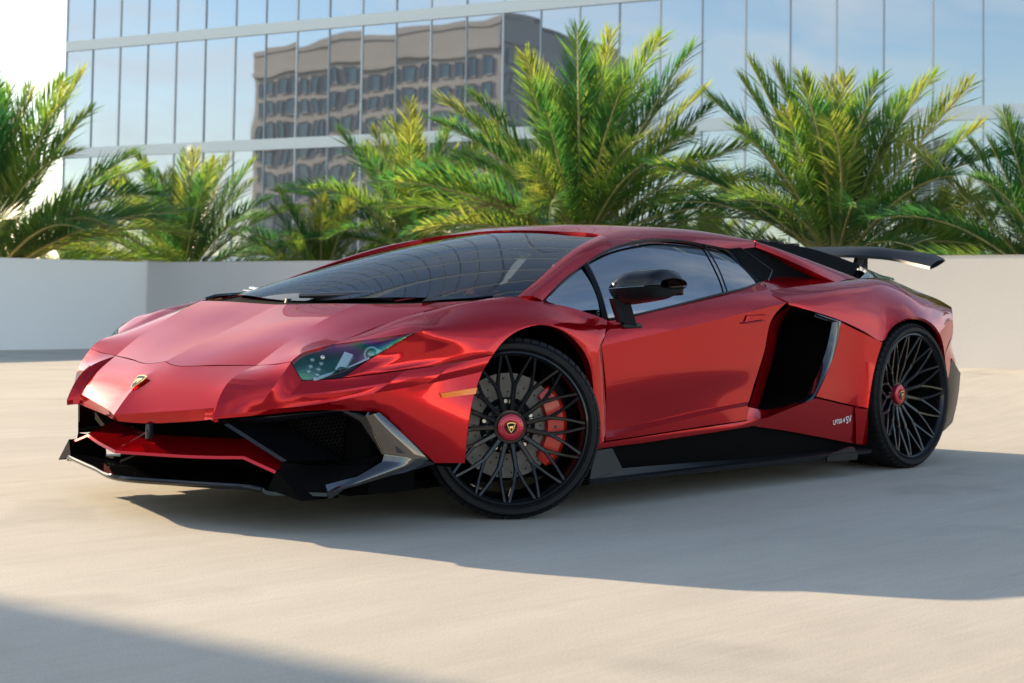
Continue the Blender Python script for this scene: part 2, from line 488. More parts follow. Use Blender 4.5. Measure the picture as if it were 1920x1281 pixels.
# ---------------------------------------------------------------- stone office behind the camera, seen mirrored in the glass
M['stone'] = concrete('stone', (.40, .365, .34), (.46, .425, .40), .85, .15, .05, False)
M['far_window'] = pmat('far_window', (.10, .14, .17), .12, .3)
st_b = empty('stone_office', (161.0, -79.6, -.6))
tag(st_b, 'brown stone office with rows of dark windows, mirrored in the glass front', 'building')
def stone_wing(a, b, h, depth_dir):
    a, b = Vector((*a, 0)), Vector((*b, 0))
    t = (b - a).normalized(); L = (b - a).length
    n_ = Vector((t.y, -t.x, 0))
    if n_.dot(Vector((-1, 0, 0))) < 0: n_ = -n_
    base = Vector((161.0, -79.6, 0))
    def P(u, v, z): return a - base + t * u + n_ * v + Vector((0, 0, z))
    def slab(name, u0, u1, v0, v1, z0, z1, mat):
        vs = [P(u, v, z) for u in (u0, u1) for v in (v0, v1) for z in (z0, z1)]
        return obj_pd(name, vs, [(0, 1, 3, 2), (4, 6, 7, 5), (0, 4, 5, 1), (2, 3, 7, 6), (0, 2, 6, 4), (1, 5, 7, 3)], mat, st_b)
    slab('wall', 0, L, depth_dir, 0, 0, h, M['stone'])
    slab('cornice', 0, L, depth_dir, .5, h - 5.2, h - 4.6, M['stone'])
    slab('parapet', 0, L, depth_dir, .25, h - .8, h + .3, M['stone'])
    fhh = 4.25
    wm = None
    nf = int((h - 7) / fhh)
    for f_ in range(nf):
        z = h - 6.0 - fhh * (f_ + 1) + 1.3
        u = 1.6; c = 0
        if f_ % 3 == 2: slab('ledge', 0, L, 0, .35, z - 1.2, z - .8, M['stone'])
        while u < L - 2.4:
            ww = (1.15, 1.15, 2.3)[c % 3]
            vs = [P(u, .06, z), P(u + ww, .06, z), P(u + ww, .06, z + 2.7), P(u, .06, z + 2.7),
                  P(u - .18, .3, z - .18), P(u + ww + .18, .3, z - .18), P(u + ww + .18, .3, z + 2.88), P(u - .18, .3, z + 2.88)]
            o = obj_pd('window', vs[:4], [(0, 1, 2, 3)], M['far_window'], st_b)
            obj_pd('window_surround', vs, [(0, 1, 5, 4), (1, 2, 6, 5), (2, 3, 7, 6), (3, 0, 4, 7)], M['stone'], o)
            u += ww + (.7, 1.5, 1.7)[c % 3]; c += 1
stone_wing((187.0, -135.8), (161.0, -79.6), 48.4, -18)
stone_wing((161.0, -79.6), (197.5, -63.9), 48.4, -.8)

# ---------------------------------------------------------------- date palms
def leaf_mat():
    m, n, l, b = newmat('palm_leaf')
    out = n['Material Output']
    oi = n.new('ShaderNodeObjectInfo'); tc = n.new('ShaderNodeTexCoord')
    no = n.new('ShaderNodeTexNoise'); no.inputs['Scale'].default_value = 2.3; no.inputs['Detail'].default_value = 3
    l.new(tc.outputs['Object'], no.inputs['Vector'])
    ad = n.new('ShaderNodeMath'); ad.operation = 'ADD'
    ml = n.new('ShaderNodeMath'); ml.operation = 'MULTIPLY'; ml.inputs[1].default_value = .48
    l.new(oi.outputs['Random'], ml.inputs[0]); l.new(ml.outputs[0], ad.inputs[0]); l.new(no.outputs['Fac'], ad.inputs[1])
    rp = n.new('ShaderNodeValToRGB'); cr = rp.color_ramp
    cr.elements[0].position = .34; cr.elements[0].color = (.020, .078, .034, 1)
    cr.elements[1].position = 1.08 if False else 1.0; cr.elements[1].color = (.19, .21, .05, 1)
    e = cr.elements.new(.62); e.color = (.050, .130, .034, 1)
    e = cr.elements.new(.84); e.color = (.13, .20, .040, 1)
    l.new(ad.outputs[0], rp.inputs[0])
    l.new(rp.outputs[0], b.inputs['Base Color'])
    setp(b, Roughness=.38)
    b.inputs['Specular IOR Level'].default_value = .55
    tl_ = n.new('ShaderNodeBsdfTranslucent')
    hs = n.new('ShaderNodeHueSaturation'); hs.inputs['Value'].default_value = 2.3; hs.inputs['Saturation'].default_value = 1.1
    l.new(rp.outputs[0], hs.inputs['Color']); l.new(hs.outputs[0], tl_.inputs[0])
    mx = n.new('ShaderNodeMixShader'); mx.inputs[0].default_value = .48
    l.new(b.outputs[0], mx.inputs[1]); l.new(tl_.outputs[0], mx.inputs[2]); l.new(mx.outputs[0], out.inputs[0])
    return m
M['leaf'] = leaf_mat()
M['rachis'] = pmat('rachis', (.42, .36, .14), .5, vary=.25, vscale=8)
M['trunk'] = pmat('trunk', (.20, .135, .075), .85, bump=1.0, bscale=25, vary=.35, vscale=9)
RACH = {}
def frond_mesh(L, bend, seed, lift=.5, nleaf=120, side=0.0, leaf_len=.50, leaf='leaf', rach='rachis'):
    """frond starting at the origin along +x, bending down; V-set leaflets"""
    r_ = np.random.default_rng(seed)
    n = 22
    pts = []
    p = np.zeros(3); a = 0.0; yaw = 0.0
    for i in range(n + 1):
        pts.append(p.copy())
        t = i / n
        a = -bend * (t ** 1.7)
        yaw = side * t ** 1.5
        p = p + np.array([math.cos(a) * math.cos(yaw), math.sin(yaw) * math.cos(a), math.sin(a)]) * (L / n)
    pts = np.array(pts)
    vs, fs, mi = [], [], []
    # rachis
    rad = [(.026 * (1 - .86 * (i / n) ** .7) + .034 * max(0, 1 - i / n * 6)) * (L / 2.4) + .003 for i in range(n + 1)]
    v, f = tube_data([tuple(q) for q in pts], rad, 5)
    vs += [tuple(q) for q in v]; fs += f; mi += [1] * len(f)
    for i in range(nleaf):
        t = .13 + .865 * (i / (nleaf - 1)) ** .96
        k = min(int(t * n), n - 1); fr_ = t * n - k
        q = pts[k] * (1 - fr_) + pts[k + 1] * fr_
        T = pts[k + 1] - pts[k]; T /= np.linalg.norm(T)
        S = np.cross([0, 0, 1], T); S /= np.linalg.norm(S); U = np.cross(T, S)
        env = min(1, (t - .10) / .22) ** .7 * (1 - max(0, (t - .55) / .45) ** 2.2 * .62)
        for sgn in (-1, 1):
            ln = leaf_len * env * (.85 + .3 * r_.random()) * (L / 2.4)
            fwd_a = R(27 + 24 * (1 - t) + r_.normal(0, 5))
            up_a = R(28 + r_.normal(0, 12)) * (1 if r_.random() > .12 else -.4)
            d = T * math.cos(fwd_a) + (S * sgn * math.cos(up_a) + U * math.sin(up_a)) * math.sin(fwd_a)
            d /= np.linalg.norm(d)
            w = .0082 * (.8 + .4 * r_.random()) * (L / 2.4)
            nn_ = np.cross(d, U * math.cos(up_a) - S * sgn * math.sin(up_a)); nn_ /= np.linalg.norm(nn_)
            droop = np.array([0, 0, -1]) * ln * (.06 + .10 * r_.random())
            b = len(vs)
            m_ = q + d * ln * .45
            e_ = q + d * ln + droop
            vs += [tuple(q - nn_ * w * .45), tuple(q + nn_ * w * .45), tuple(m_ + nn_ * w + droop * .2), tuple(e_), tuple(m_ - nn_ * w + droop * .2)]
            fs += [(b, b + 1, b + 2, b + 4), (b + 4, b + 2, b + 3)]; mi += [0, 0]
    me = bpy.data.meshes.new('frond')
    me.from_pydata(vs, [], fs); me.update()
    me.materials.append(M[leaf]); me.materials.append(M[rach])
    me.polygons.foreach_set('material_index', mi)
    RACH[me.name] = pts
    return me
FR = {'up': [frond_mesh(2.4, b_, s_, side=sd) for b_, s_, sd in ((.20, 1, .05), (.32, 2, -.1), (.42, 3, .12))],
      'mid': [frond_mesh(2.4, b_, s_, side=sd) for b_, s_, sd in ((.55, 4, .12), (.72, 5, -.15), (.9, 6, .1))],
      'low': [frond_mesh(2.4, b_, s_, side=sd) for b_, s_, sd in ((1.0, 7, .2), (1.2, 8, -.2), (.8, 9, .0))]}
M['dead_leaf'] = pmat('dead_leaf', (.30, .20, .085), .7, vary=.3, vscale=5)
M['dead_rachis'] = pmat('dead_rachis', (.36, .24, .11), .7)
FR['dead'] = [frond_mesh(2.0, b_, s_, side=sd, nleaf=60, leaf_len=.40, leaf='dead_leaf', rach='dead_rachis') for b_, s_, sd in ((1.3, 31, .2), (1.6, 32, -.2))]
def trunk_mesh(h, r0, r1, seed):
    r_ = np.random.default_rng(seed)
    vs, fs = [], []
    n, m = 14, int(h / .11) + 2
    for i in range(m):
        t = i / (m - 1)
        for k in range(n):
            a = 2 * math.pi * (k + .5 * (i % 2)) / n
            rr_ = (r0 + (r1 - r0) * t) * (1 + .10 * (1 if (k + i) % 2 else -1) + r_.normal(0, .03))
            vs.append((rr_ * math.cos(a), rr_ * math.sin(a), h * t))
    for i in range(m - 1):
        for k in range(n): fs.append((i * n + k, i * n + (k + 1) % n, (i + 1) * n + (k + 1) % n, (i + 1) * n + k))
    fs.append(tuple((m - 1) * n + k for k in range(n)))
    me = bpy.data.meshes.new('trunk'); me.from_pydata(vs, [], fs); me.update(); me.materials.append(M['trunk'])
    return me
def palm(pos, size, nfr, seed, label, lowest=-18, tilt=(0, 0), wide=1.0):
    """pos = centre of the crown; the trunk runs down to the city ground"""
    r_ = random.Random(seed)
    zb = -.6
    h = pos[2] - zb
    p_ = empty('palm_tree', (pos[0], pos[1], zb))
    tag(p_, label, 'palm', 'date palms behind the parapet')
    t = obj_from_mesh('trunk', trunk_mesh(h + .05, .30 * size, .24 * size, seed), M['trunk'], p_)
    for i in range(nfr):
        u = (i + .5) / nfr
        el = R(86 - (86 - lowest) * u ** 1.22 + r_.uniform(-6, 6))
        az = i * 2.39996 + r_.uniform(-.25, .25) + seed
        kind = 'up' if u < .38 else ('mid' if u < .78 else 'low')
        if u > .86 and i % 3 == 0: kind = 'dead'
        me = r_.choice(FR[kind])
        o = bpy.data.objects.new('frond', me); link(o); o.parent = p_
        rr_ = .17 * size * (.2 + .8 * u)
        o.location = (rr_ * math.cos(az), rr_ * math.sin(az), h - .12 * size * u)
        s = size * r_.uniform(.86, 1.1) * (1.0 if u > .12 else .86)
        o.scale = (s, s, s)
        rx = r_.uniform(-.5, .5)
        # keep every frond clear of the parapets
        for _ in range(14):
            rot = Matrix.Rotation(az, 3, 'Z') @ Matrix.Rotation(-el, 3, 'Y') @ Matrix.Rotation(rx, 3, 'X')
            bad = False
            for q in RACH[me.name][::3]:
                w_ = Vector((pos[0], pos[1], zb)) + Vector(o.location) + rot @ (Vector(q) * s)
                if w_.x > -9.35 and w_.y > -15.3 and w_.z < 1.62: bad = True
            if not bad: break
            el += R(7)
        o.rotation_euler = (rx, -el, az)
    return p_
palm((-11.2,-8.836,1.589), 1.13, 84, 3, 'largest date palm, tall full crown straight behind the car roof', -24)
palm((-11.5,-5.044,1.363), .99, 70, 9, 'date palm behind the car rear wing with tan stalk bases showing', -26)
palm((-12.6,-13.738,1.605), .96, 52, 5, 'date palm half hidden by the largest palm, over the windscreen', -24)
palm((-11.6,-14.977,0.969), .74, 40, 14, 'low spreading date palm between the deck corner and the windscreen', -26)
palm((-11,-18.154,1.086), .98, 54, 21, 'small dark date palm rising just past the deck corner', -24)
palm((-6.846,-17.2,1.085), 1.40, 66, 33, 'bushy date palm over the shaded parapet, cut by the picture edge', -24)
palm((-11.4,-2.374,1.081), .80, 48, 40, 'small date palm over the far end of the long parapet', -24)
palm((-12.8,-4.307,0.877), .62, 42, 52, 'dark low date palm filling the gap beyond the rear wing', -24)
palm((-11.5,-22.512,0.72), .72, 40, 61, 'low date palm wedged between the two palms at the corner', -24)
palm((-13.5,-8.465,0.878), .62, 40, 71, 'low date palm behind and between the two tallest palms', -24)

# ================================================================ the car
def tang(P, sharp):
    """per point left/right tangents for chord-parametrised interpolation. P (k,3)"""
    k = len(P)
    h = np.linalg.norm(P[1:] - P[:-1], axis=1)
    h = np.sqrt(np.maximum(h, 1e-6))          # centripetal
    s = (P[1:] - P[:-1]) / h[:, None]
    TL = np.zeros_like(P); TR = np.zeros_like(P)
    for i in range(k):
        if 0 < i < k - 1 and i not in sharp:
            t = (s[i - 1] * h[i] + s[i] * h[i - 1]) / (h[i] + h[i - 1])
            TL[i] = TR[i] = t
        else:
            TL[i] = TR[i] = np.nan
    for i in range(k):
        if np.isnan(TR[i, 0]):
            if i < k - 1:
                nxt_sharp = (i + 1 == k - 1) or (i + 1 in sharp)
                TR[i] = s[i] if nxt_sharp else 2 * s[i] - TL[i + 1]
                if not nxt_sharp: TR[i] = .5 * TR[i] + .5 * s[i]
            if i > 0:
                prv_sharp = (i - 1 == 0) or (i - 1 in sharp)
                TL[i] = s[i - 1] if prv_sharp else .5 * (2 * s[i - 1] - TR[i - 1]) + .5 * s[i - 1]
    return h, TL, TR
def spline(P, n, sharp=()):
    P = np.asarray(P, float)
    k = len(P)
    if k == 2:
        t = np.linspace(0, 1, n + 1)[:, None]
        return P[0] * (1 - t) + P[1] * t
    h, TL, TR = tang(P, set(sharp))
    out = []
    for i in range(k - 1):
        t = np.linspace(0, 1, n + 1)[:, None]
        if i < k - 2: t = t[:-1]
        a, b = P[i], P[i + 1]
        m0, m1 = TR[i] * h[i], TL[i + 1] * h[i]
        out.append((2 * t**3 - 3 * t**2 + 1) * a + (t**3 - 2 * t**2 + t) * m0 + (-2 * t**3 + 3 * t**2) * b + (t**3 - t**2) * m1)
    return np.concatenate(out)
def patch(grid, nu=4, nv=4, sc=(), sr=()):
    """grid[row][col] of control points -> dense array, interpolating"""
    rows = np.stack([spline(r, nu, sc) for r in grid])           # rows, U, 3
    return np.stack([spline(rows[:, j], nv, sr) for j in range(rows.shape[1])], 1)
def lerp(a, b, t, d=(0, 0, 0)):
    return tuple(np.asarray(a, float) * (1 - t) + np.asarray(b, float) * t + np.asarray(d, float))
def off(a, dx=0, dy=0, dz=0):
    return (a[0] + dx, a[1] + dy, a[2] + dz)
def mir(row):
    """full width row from a half row that starts on the centre line"""
    return [(p[0], -p[1], p[2]) for p in row[:0:-1]] + list(row)

CENTRE = Vector((-1.3, 0, .35))
def patch_bm(arrs, weld=4e-4, orient=True, out=None):
    bm = bmesh.new()
    for A in arrs:
        nr, nc = A.shape[:2]
        vs = [[bm.verts.new(A[i, j]) for j in range(nc)] for i in range(nr)]
        for i in range(nr - 1):
            for j in range(nc - 1):
                q = [vs[i][j], vs[i][j + 1], vs[i + 1][j + 1], vs[i + 1][j]]
                try: bm.faces.new(q)
                except ValueError: pass
    bmesh.ops.remove_doubles(bm, verts=bm.verts, dist=weld)
    bmesh.ops.dissolve_degenerate(bm, edges=bm.edges, dist=1e-5)
    bmesh.ops.recalc_face_normals(bm, faces=bm.faces)
    if orient:
        s = 0
        for f in bm.faces:
            c = f.calc_center_median()
            d = (Vector(out) if out else Vector((c.x - CENTRE.x, 0, c.z - CENTRE.z)).normalized() * .6 + Vector((0, c.y, 0)))
            s += f.normal.dot(d) * f.calc_area()
        if s < 0:
            bmesh.ops.reverse_faces(bm, faces=bm.faces)
    bm.normal_update()
    return bm
def finish(bm, gap=.0018, skirt=.014, round_edge=True):
    """pull the rim in for the shut line, then fold it inwards"""
    bnd = [e for e in bm.edges if e.is_boundary]
    bv = {v for e in bnd for v in e.verts}
    mv = {}
    for v in bv:
        d = Vector()
        for e in v.link_edges:
            if not e.is_boundary:
                d += (e.other_vert(v).co - v.co).normalized()
        if d.length < 1e-6:
            for f in v.link_faces: d += f.calc_center_median() - v.co
        be = [e for e in v.link_edges if e.is_boundary]
        if len(be) == 2:
            a, b = be[0].other_vert(v).co, be[1].other_vert(v).co
            t = (b - a)
            if t.length > 1e-9:
                t.normalize(); dd = d - t * d.dot(t)
                if dd.length > 1e-4: d = dd
        if d.length > 1e-9: mv[v] = d.normalized() * gap
    nrm = {v: v.normal.copy() for v in bv}
    for v, d in mv.items(): v.co += d
    if skirt:
        bm.verts.index_update()
        idx = {v.index: nrm[v] for v in bv}
        r = bmesh.ops.extrude_edge_only(bm, edges=bnd)
        nv = [g for g in r['geom'] if isinstance(g, bmesh.types.BMVert)]
        # match each new vert to its source by location
        src = {tuple(round(c, 6) for c in v.co): nrm[v] for v in bv}
        for v in nv:
            n_ = src.get(tuple(round(c, 6) for c in v.co))
            if n_ is not None: v.co -= n_ * skirt
    return bm
def panel(name, arrs, mat, parent, gap=.0018, skirt=.014, mirror=True, smooth=28, out=None):
    bm = patch_bm(arrs if isinstance(arrs, (list, tuple)) else [arrs], out=out)
    finish(bm, gap, skirt)
    o = obj_bm(name, bm, mat, parent, smooth)
    if mirror:
        r = o.copy(); r.scale = (1, -1, 1); link(r)
    return o
def twin(o):
    r = o.copy(); r.scale = (1, -1, 1); link(r)
    for ch in o.children:
        c = ch.copy(); link(c); c.parent = r
        c.matrix_parent_inverse = ch.matrix_parent_inverse
    return r

car = empty('sports_car', (0, 0, 0))
tag(car, 'low glossy red wedge-shaped sports car with black wheels, side scoops and rear wing', 'car')
RED, GB, CB, SB, MB = M['red'], M['gloss_black'], M['carbon'], M['satin_black'], M['matte_black']

# ---- shared lines (metres: x forward from the front axle, y to the car's left, z up)
C_lip0, C_lip, C_em, C_cut, C_mid, C_cowl = (1.117,0,0.342), (1.137,0,0.365), (1.038,0,0.478), (0.928,0,0.552), (0.613,0,0.684), (0.426,0,0.765)
K0, K1, K2, K3 = (1.023,0.44,0.372), (1.016,0.448,0.413), (0.962,0.455,0.49), (0.857,0.462,0.554)
F0, F1 = (1.050, .490, .385), (.987, .478, .497)
HLa, HLb, HLc, HLd, HLt = (0.855,0.66,0.575), (0.816,0.67,0.605), (0.708,0.7,0.634), (0.623,0.83,0.657), (0.528,0.921,0.679)
HLe, HLf, HLg, HLh = (0.838,0.7,0.513), (0.799,0.74,0.517), (0.677,0.825,0.572), (0.601,0.875,0.631)
HLk = (0.744,0.8,0.524)
B1 = [HLk, (0.548,0.9,0.551), (0.369,0.95,0.573), (0.207,0.985,0.601)]

# ---- hood
K = [K3, (0.753,0.475,0.624), (0.664,0.48,0.672), (0.576,0.49,0.718), (0.486,0.5,0.756), (.435, .505, .774)]
Cn = [C_cut, (.80, 0, .608), (.71, 0, .645), C_mid, (.50, 0, .733), C_cowl]
N = [(0.863,0.575,0.564), (0.788,0.58,0.611), (0.69,0.6,0.653), (0.562,0.61,0.705), (0.405,0.63,0.758), (.345, .63, .776)]
Hc = [HLa, HLb, HLc, (0.524,0.712,0.693), (0.305,0.75,0.759), (0.133,0.8,0.792)]
grid = []
for i in range(6):
    m = (0.943,0.1,0.54) if i == 0 else lerp(Cn[i], K[i], .22)
    q = lerp(m, K[i], .5, (0, 0, .002))
    grid.append(mir([Cn[i], m, q, K[i], N[i], Hc[i]]))
panel('hood', patch(grid, 7, 7, sc=(2, 5, 8)), RED, car, mirror=False, smooth=4)

# ---- nose, front bumper skin
q0, q1, q2, q3 = (1.039,0.25,0.351), (1.062,0.25,0.391), lerp(C_em, K2, .55), lerp((0.943,0.1,0.54), K3, .42)
m0, m1, m2, m3 = (1.074,0.1,0.339), (1.101,0.1,0.376), lerp(C_em, K2, .22), (0.943,0.1,0.54)
nose = patch([mir([off(C_lip0, -.08, 0, .004), off(m0, -.08, 0, .004), off(q0, -.08, 0, .004), off(K0, -.08, 0, .004)]),
              mir([C_lip0, m0, q0, K0]), mir([C_lip, m1, q1, K1]), mir([C_em, m2, q2, K2]), mir([C_cut, m3, q3, K3])], 5, 5, sc=(3,), sr=(1, 2))
b2 = [F0, (0.953,0.6,0.408), (0.909,0.66,0.419), (0.814,0.77,0.438), (0.665,0.87,0.473), (0.475,0.93,0.501), (0.249,0.975,0.541)]
bm_ = [F1, (0.917,0.648,0.491), (0.881,0.69,0.465), (0.785,0.795,0.48), (0.611,0.893,0.51), (0.426,0.946,0.535), (0.231,0.983,0.572)]
bt = [K3, HLa, HLe, HLk, B1[1], B1[2], B1[3]]
low = [(1.051,0.485,0.377), (0.945,0.59,0.391), (0.897,0.645,0.4), (0.797,0.75,0.413), (0.626,0.86,0.407), (0.431,0.93,0.226), (0.328,0.975,0.223)]
lom = [lerp(a, b, .5) for a, b in zip(b2, low)]
lom[4] = (0.65,0.87,0.438); lom[5] = (0.46,0.938,0.374); lom[6] = (0.308,0.984,0.426)
arrs = [nose]
for s in (1, -1):
    fl = np.array([1, s, 1])
    arrs.append(patch([[K0, off(F0, -.004, .004, -.02)], [K1, F0], [K2, F1], [K3, K3]], 2, 5, sr=(1,)) * fl)
    arrs.append(patch([b2, bm_, bt], 5, 5, sc=(1, 2, 4, 5)) * fl)
    arrs.append(patch([low, lom, b2], 5, 5, sc=(1, 2, 4, 5)) * fl)
bm = patch_bm(arrs)
hold = set()
for e in bm.edges:
    if e.is_boundary or (len(e.link_faces) == 2 and e.calc_face_angle(0) > R(7)): hold |= set(e.verts)
inner_v = [v for v in bm.verts if v not in hold]
for _ in range(14):
    bmesh.ops.smooth_vert(bm, verts=inner_v, factor=.5, use_axis_x=True, use_axis_y=True, use_axis_z=True)
bm.normal_update()
finish(bm)
obj_bm('front_bumper', bm, RED, car, 9)

# ---- headlight
lens_t = [HLa, HLb, HLc, HLd, HLt]
lens_b = [HLe, HLf, (0.741,0.79,0.549), (0.642,0.853,0.602), off(HLt, .002, 0, -.002)]
lens_m = [lerp(a, b, .5, (.004, .006, .008)) for a, b in zip(lens_t, lens_b)]
lens_m[0] = lerp(HLa, HLe, .5, (.006, .002, .003)); lens_m[-1] = lerp(lens_t[-1], lens_b[-1], .5)
hl = empty('headlight', parent=car)
lens = panel('lens', patch([lens_b, lens_m, lens_t], 5, 4, sc=(1,)), M['lamp_glass'], hl, gap=.002, skirt=.006, mirror=False)
bucket = [[off(p, -.035, -.03, -.02) for p in r] for r in (lens_b, lens_m, lens_t)]
panel('bucket', patch(bucket, 4, 3), M['lamp_dark'], hl, gap=.0, skirt=.0, mirror=False)
rim_b = [lerp(a, b, .0) for a, b in zip(lens_b, lens_b)]
loop = list(spline(lens_t, 3)) + list(spline(lens_b, 3))[::-1]
inner = [tuple(p) for p in loop]
vs = [off(p, -.002, -.001, -.002) for p in inner] + [off(p, -.04, -.034, -.024) for p in inner]
nn = len(inner)
obj_pd('housing', vs, [(i, (i + 1) % nn, nn + (i + 1) % nn, nn + i) for i in range(nn)], M['lamp_dark'], hl, 40)
def bar(name, a, b, w, d, mat, parent, up=(0, 0, 1)):
    a, b = Vector(a), Vector(b)
    t = (b - a).normalized(); n_ = Vector(d).normalized(); s = t.cross(n_).normalized()
    vs = []
    for p in (a, b):
        for u_, v_ in ((-1, -1), (1, -1), (1, 1), (-1, 1)):
            vs.append(p + s * (w / 2 * u_) + n_ * (w * .35 * v_))
    return obj_pd(name, vs, [(0, 1, 2, 3), (7, 6, 5, 4), (0, 4, 5, 1), (1, 5, 6, 2), (2, 6, 7, 3), (3, 7, 4, 0)], mat, parent)
def inlens(px_, dd=.025):
    return off(px_, -dd, -dd * .9, -dd * .4)
bar('light_bar', inlens((0.755,0.79,0.553)), inlens((0.702,0.775,0.611)), .032, (.6, .6, .4), M['drl'], hl)
bar('light_bar', inlens((0.755,0.79,0.553)), inlens((0.819,0.73,0.524)), .012, (.6, .6, .4), M['drl'], hl)
bar('light_bar', inlens((0.749,0.8,0.556)), inlens((0.67,0.845,0.598)), .010, (.6, .6, .4), M['drl'], hl)
for qx in ((0.788,0.74,0.598), (0.794,0.74,0.577), (0.801,0.735,0.558), (0.807,0.735,0.539), (0.813,0.715,0.589), (0.82,0.715,0.567), (0.824,0.71,0.549)):
    p = Vector(inlens(qx, .02))
    bm = bmesh.new()
    bmesh.ops.create_icosphere(bm, subdivisions=2, radius=.0095, matrix=Matrix.Translation(p))
    obj_bm('led_lens', bm, M['silver'], hl, 60)
# projector
def disc_ring(name, c, nrm, r0, r1, depth, mat, parent, n=32):
    c = Vector(c); nrm = Vector(nrm).normalized()
    a = nrm.orthogonal().normalized(); b = nrm.cross(a)
    vs, fs = [], []
    for k in range(n):
        an = 2 * math.pi * k / n
        d = a * math.cos(an) + b * math.sin(an)
        vs += [c + d * r0, c + d * r1, c + d * r1 - nrm * depth, c + d * r0 - nrm * depth]
    for k in range(n):
        j = (k + 1) % n
        for q in range(4):
            r = (q + 1) % 4
            fs.append((4 * k + q, 4 * k + r, 4 * j + r, 4 * j + q))
    return obj_pd(name, vs, fs, mat, parent, 40)
pc = inlens((0.664,0.845,0.618), .035)
disc_ring('projector_ring', pc, (.8, .6, .25), .020, .027, .02, M['silver'], hl)
bm = bmesh.new(); bmesh.ops.create_uvsphere(bm, u_segments=20, v_segments=12, radius=.020, matrix=Matrix.Translation(Vector(pc) - Vector((.012, .009, .004))))
obj_bm('projector_lens', bm, M['silver'], hl, 60)
bar('light_bar', inlens((0.644,0.858,0.613)), inlens((0.633,0.856,0.627)), .014, (.6, .6, .4), M['drl'], hl)
twin(hl)
panel('headlight_trim', patch([[HLf, HLk], [(0.741,0.79,0.549), HLg]], 5, 4), GB, car, gap=.001, skirt=.02)

# ---- front fender
Hs = [HLc, (0.579,0.705,0.674), (0.415,0.73,0.729), (0.305,0.75,0.759), (0.133,0.8,0.792), (-0.031,0.868,0.81), (-0.15,0.89,0.793), (-0.306,0.915,0.766), (-0.477,0.93,0.724)]
ts = [HLc, HLd, HLt, (.38, .932, .703), (.15, .940, .732), (-.05, .962, .742), (-.17, .968, .727), (-.29, .968, .700), (-0.431,0.957,0.673)]
ms = [HLc, (.600, .77, .674), (.478, .835, .722), (.355, .855, .744), (.14, .882, .783), (-.04, .912, .785), (-.165, .928, .764), (-.311, .941, .733), (-0.454,0.945,0.699)]
lips = [B1[3], (0.154,0.985,0.648), (0.086,0.985,0.682), (-0.011,0.985,0.703), (-0.112,0.985,0.695), (-0.201,0.985,0.659), (-0.268,0.985,0.612),
        (-0.305,0.985,0.561), (-0.33,0.983,0.487), (-0.345,0.98,0.369), (-0.361,0.974,0.24)]
tl = ts[2:] + [(-0.39,0.972,0.624), (-0.416,0.964,0.554), (-0.434,0.962,0.364), (-0.419,0.972,0.257)]
f1 = [lerp(a, b, .45, (0, .008, .004)) for a, b in zip(tl, lips)]
f2 = [lerp(a, b, .82, (0, .005, 0)) for a, b in zip(tl, lips)]
Wt = [HLk, HLg, HLh, HLt]
Wm = [HLk] + [lerp(a, b, .5, (.004, .008, .003)) for a, b in zip(Wt[1:], B1[1:])]
Wm[-1] = f1[0]
nS = 5
t_full = spline(ts + tl[7:], nS)
def cols(rows, nv): return np.stack([spline(np.stack([r[j] for r in rows]), nv) for j in range(len(rows[0]))], 1)
S_arr = cols([spline(Hs, nS), spline(ms, nS), t_full[:8 * nS + 1]], 5)
F_arr = cols([t_full[2 * nS:], spline(f1, nS), spline(f2, nS), spline(lips, nS)], 4)
Wm2 = [HLk] + [lerp(a, b, .82, (.002, .005, .001)) for a, b in zip(Wt[1:], B1[1:])]
Wm2[-1] = f2[0]
W = cols([spline(Wt, nS), spline(Wm, nS), spline(Wm2, nS), spline(B1, nS)], 4)
bm = patch_bm([S_arr, F_arr, W], weld=1.2e-3)
ring = {v for v in bm.verts if v.is_boundary}
for _ in range(3): ring |= {e.other_vert(v) for v in list(ring) for e in v.link_edges}
inner_v = [v for v in bm.verts if v not in ring]
for _ in range(36):
    bmesh.ops.smooth_vert(bm, verts=inner_v, factor=.5, use_axis_x=True, use_axis_y=True, use_axis_z=True)
bm.normal_update()
finish(bm, .0018, .014)
fo = obj_bm('front_fender', bm, RED, car, 40)
r = fo.copy(); r.scale = (1, -1, 1); link(r)

# arch flange: a narrow return folded inside each wheel opening
def flange(name, lip, depth, parent, mat=RED):
    a = spline(lip, 5)
    A = np.stack([a, a + np.array([0, -depth, 0])])
    return panel(name, A, mat, parent, gap=0, skirt=0, out=(0, 0, -1))
alip = [low[6], lom[6], b2[6], bm_[6]] + lips
flange('arch_lip', alip, .03, car)

# ---- side marker
mk = [[(0.418,0.943,0.452), (0.292,0.983,0.464)], [(0.426,0.943,0.47), (0.285,0.983,0.488)]]
mk = [[off(p, .002, .006, 0) for p in r] for r in mk]
panel('side_marker', patch(mk, 6, 3), M['amber'], car, gap=.001, skirt=.012)

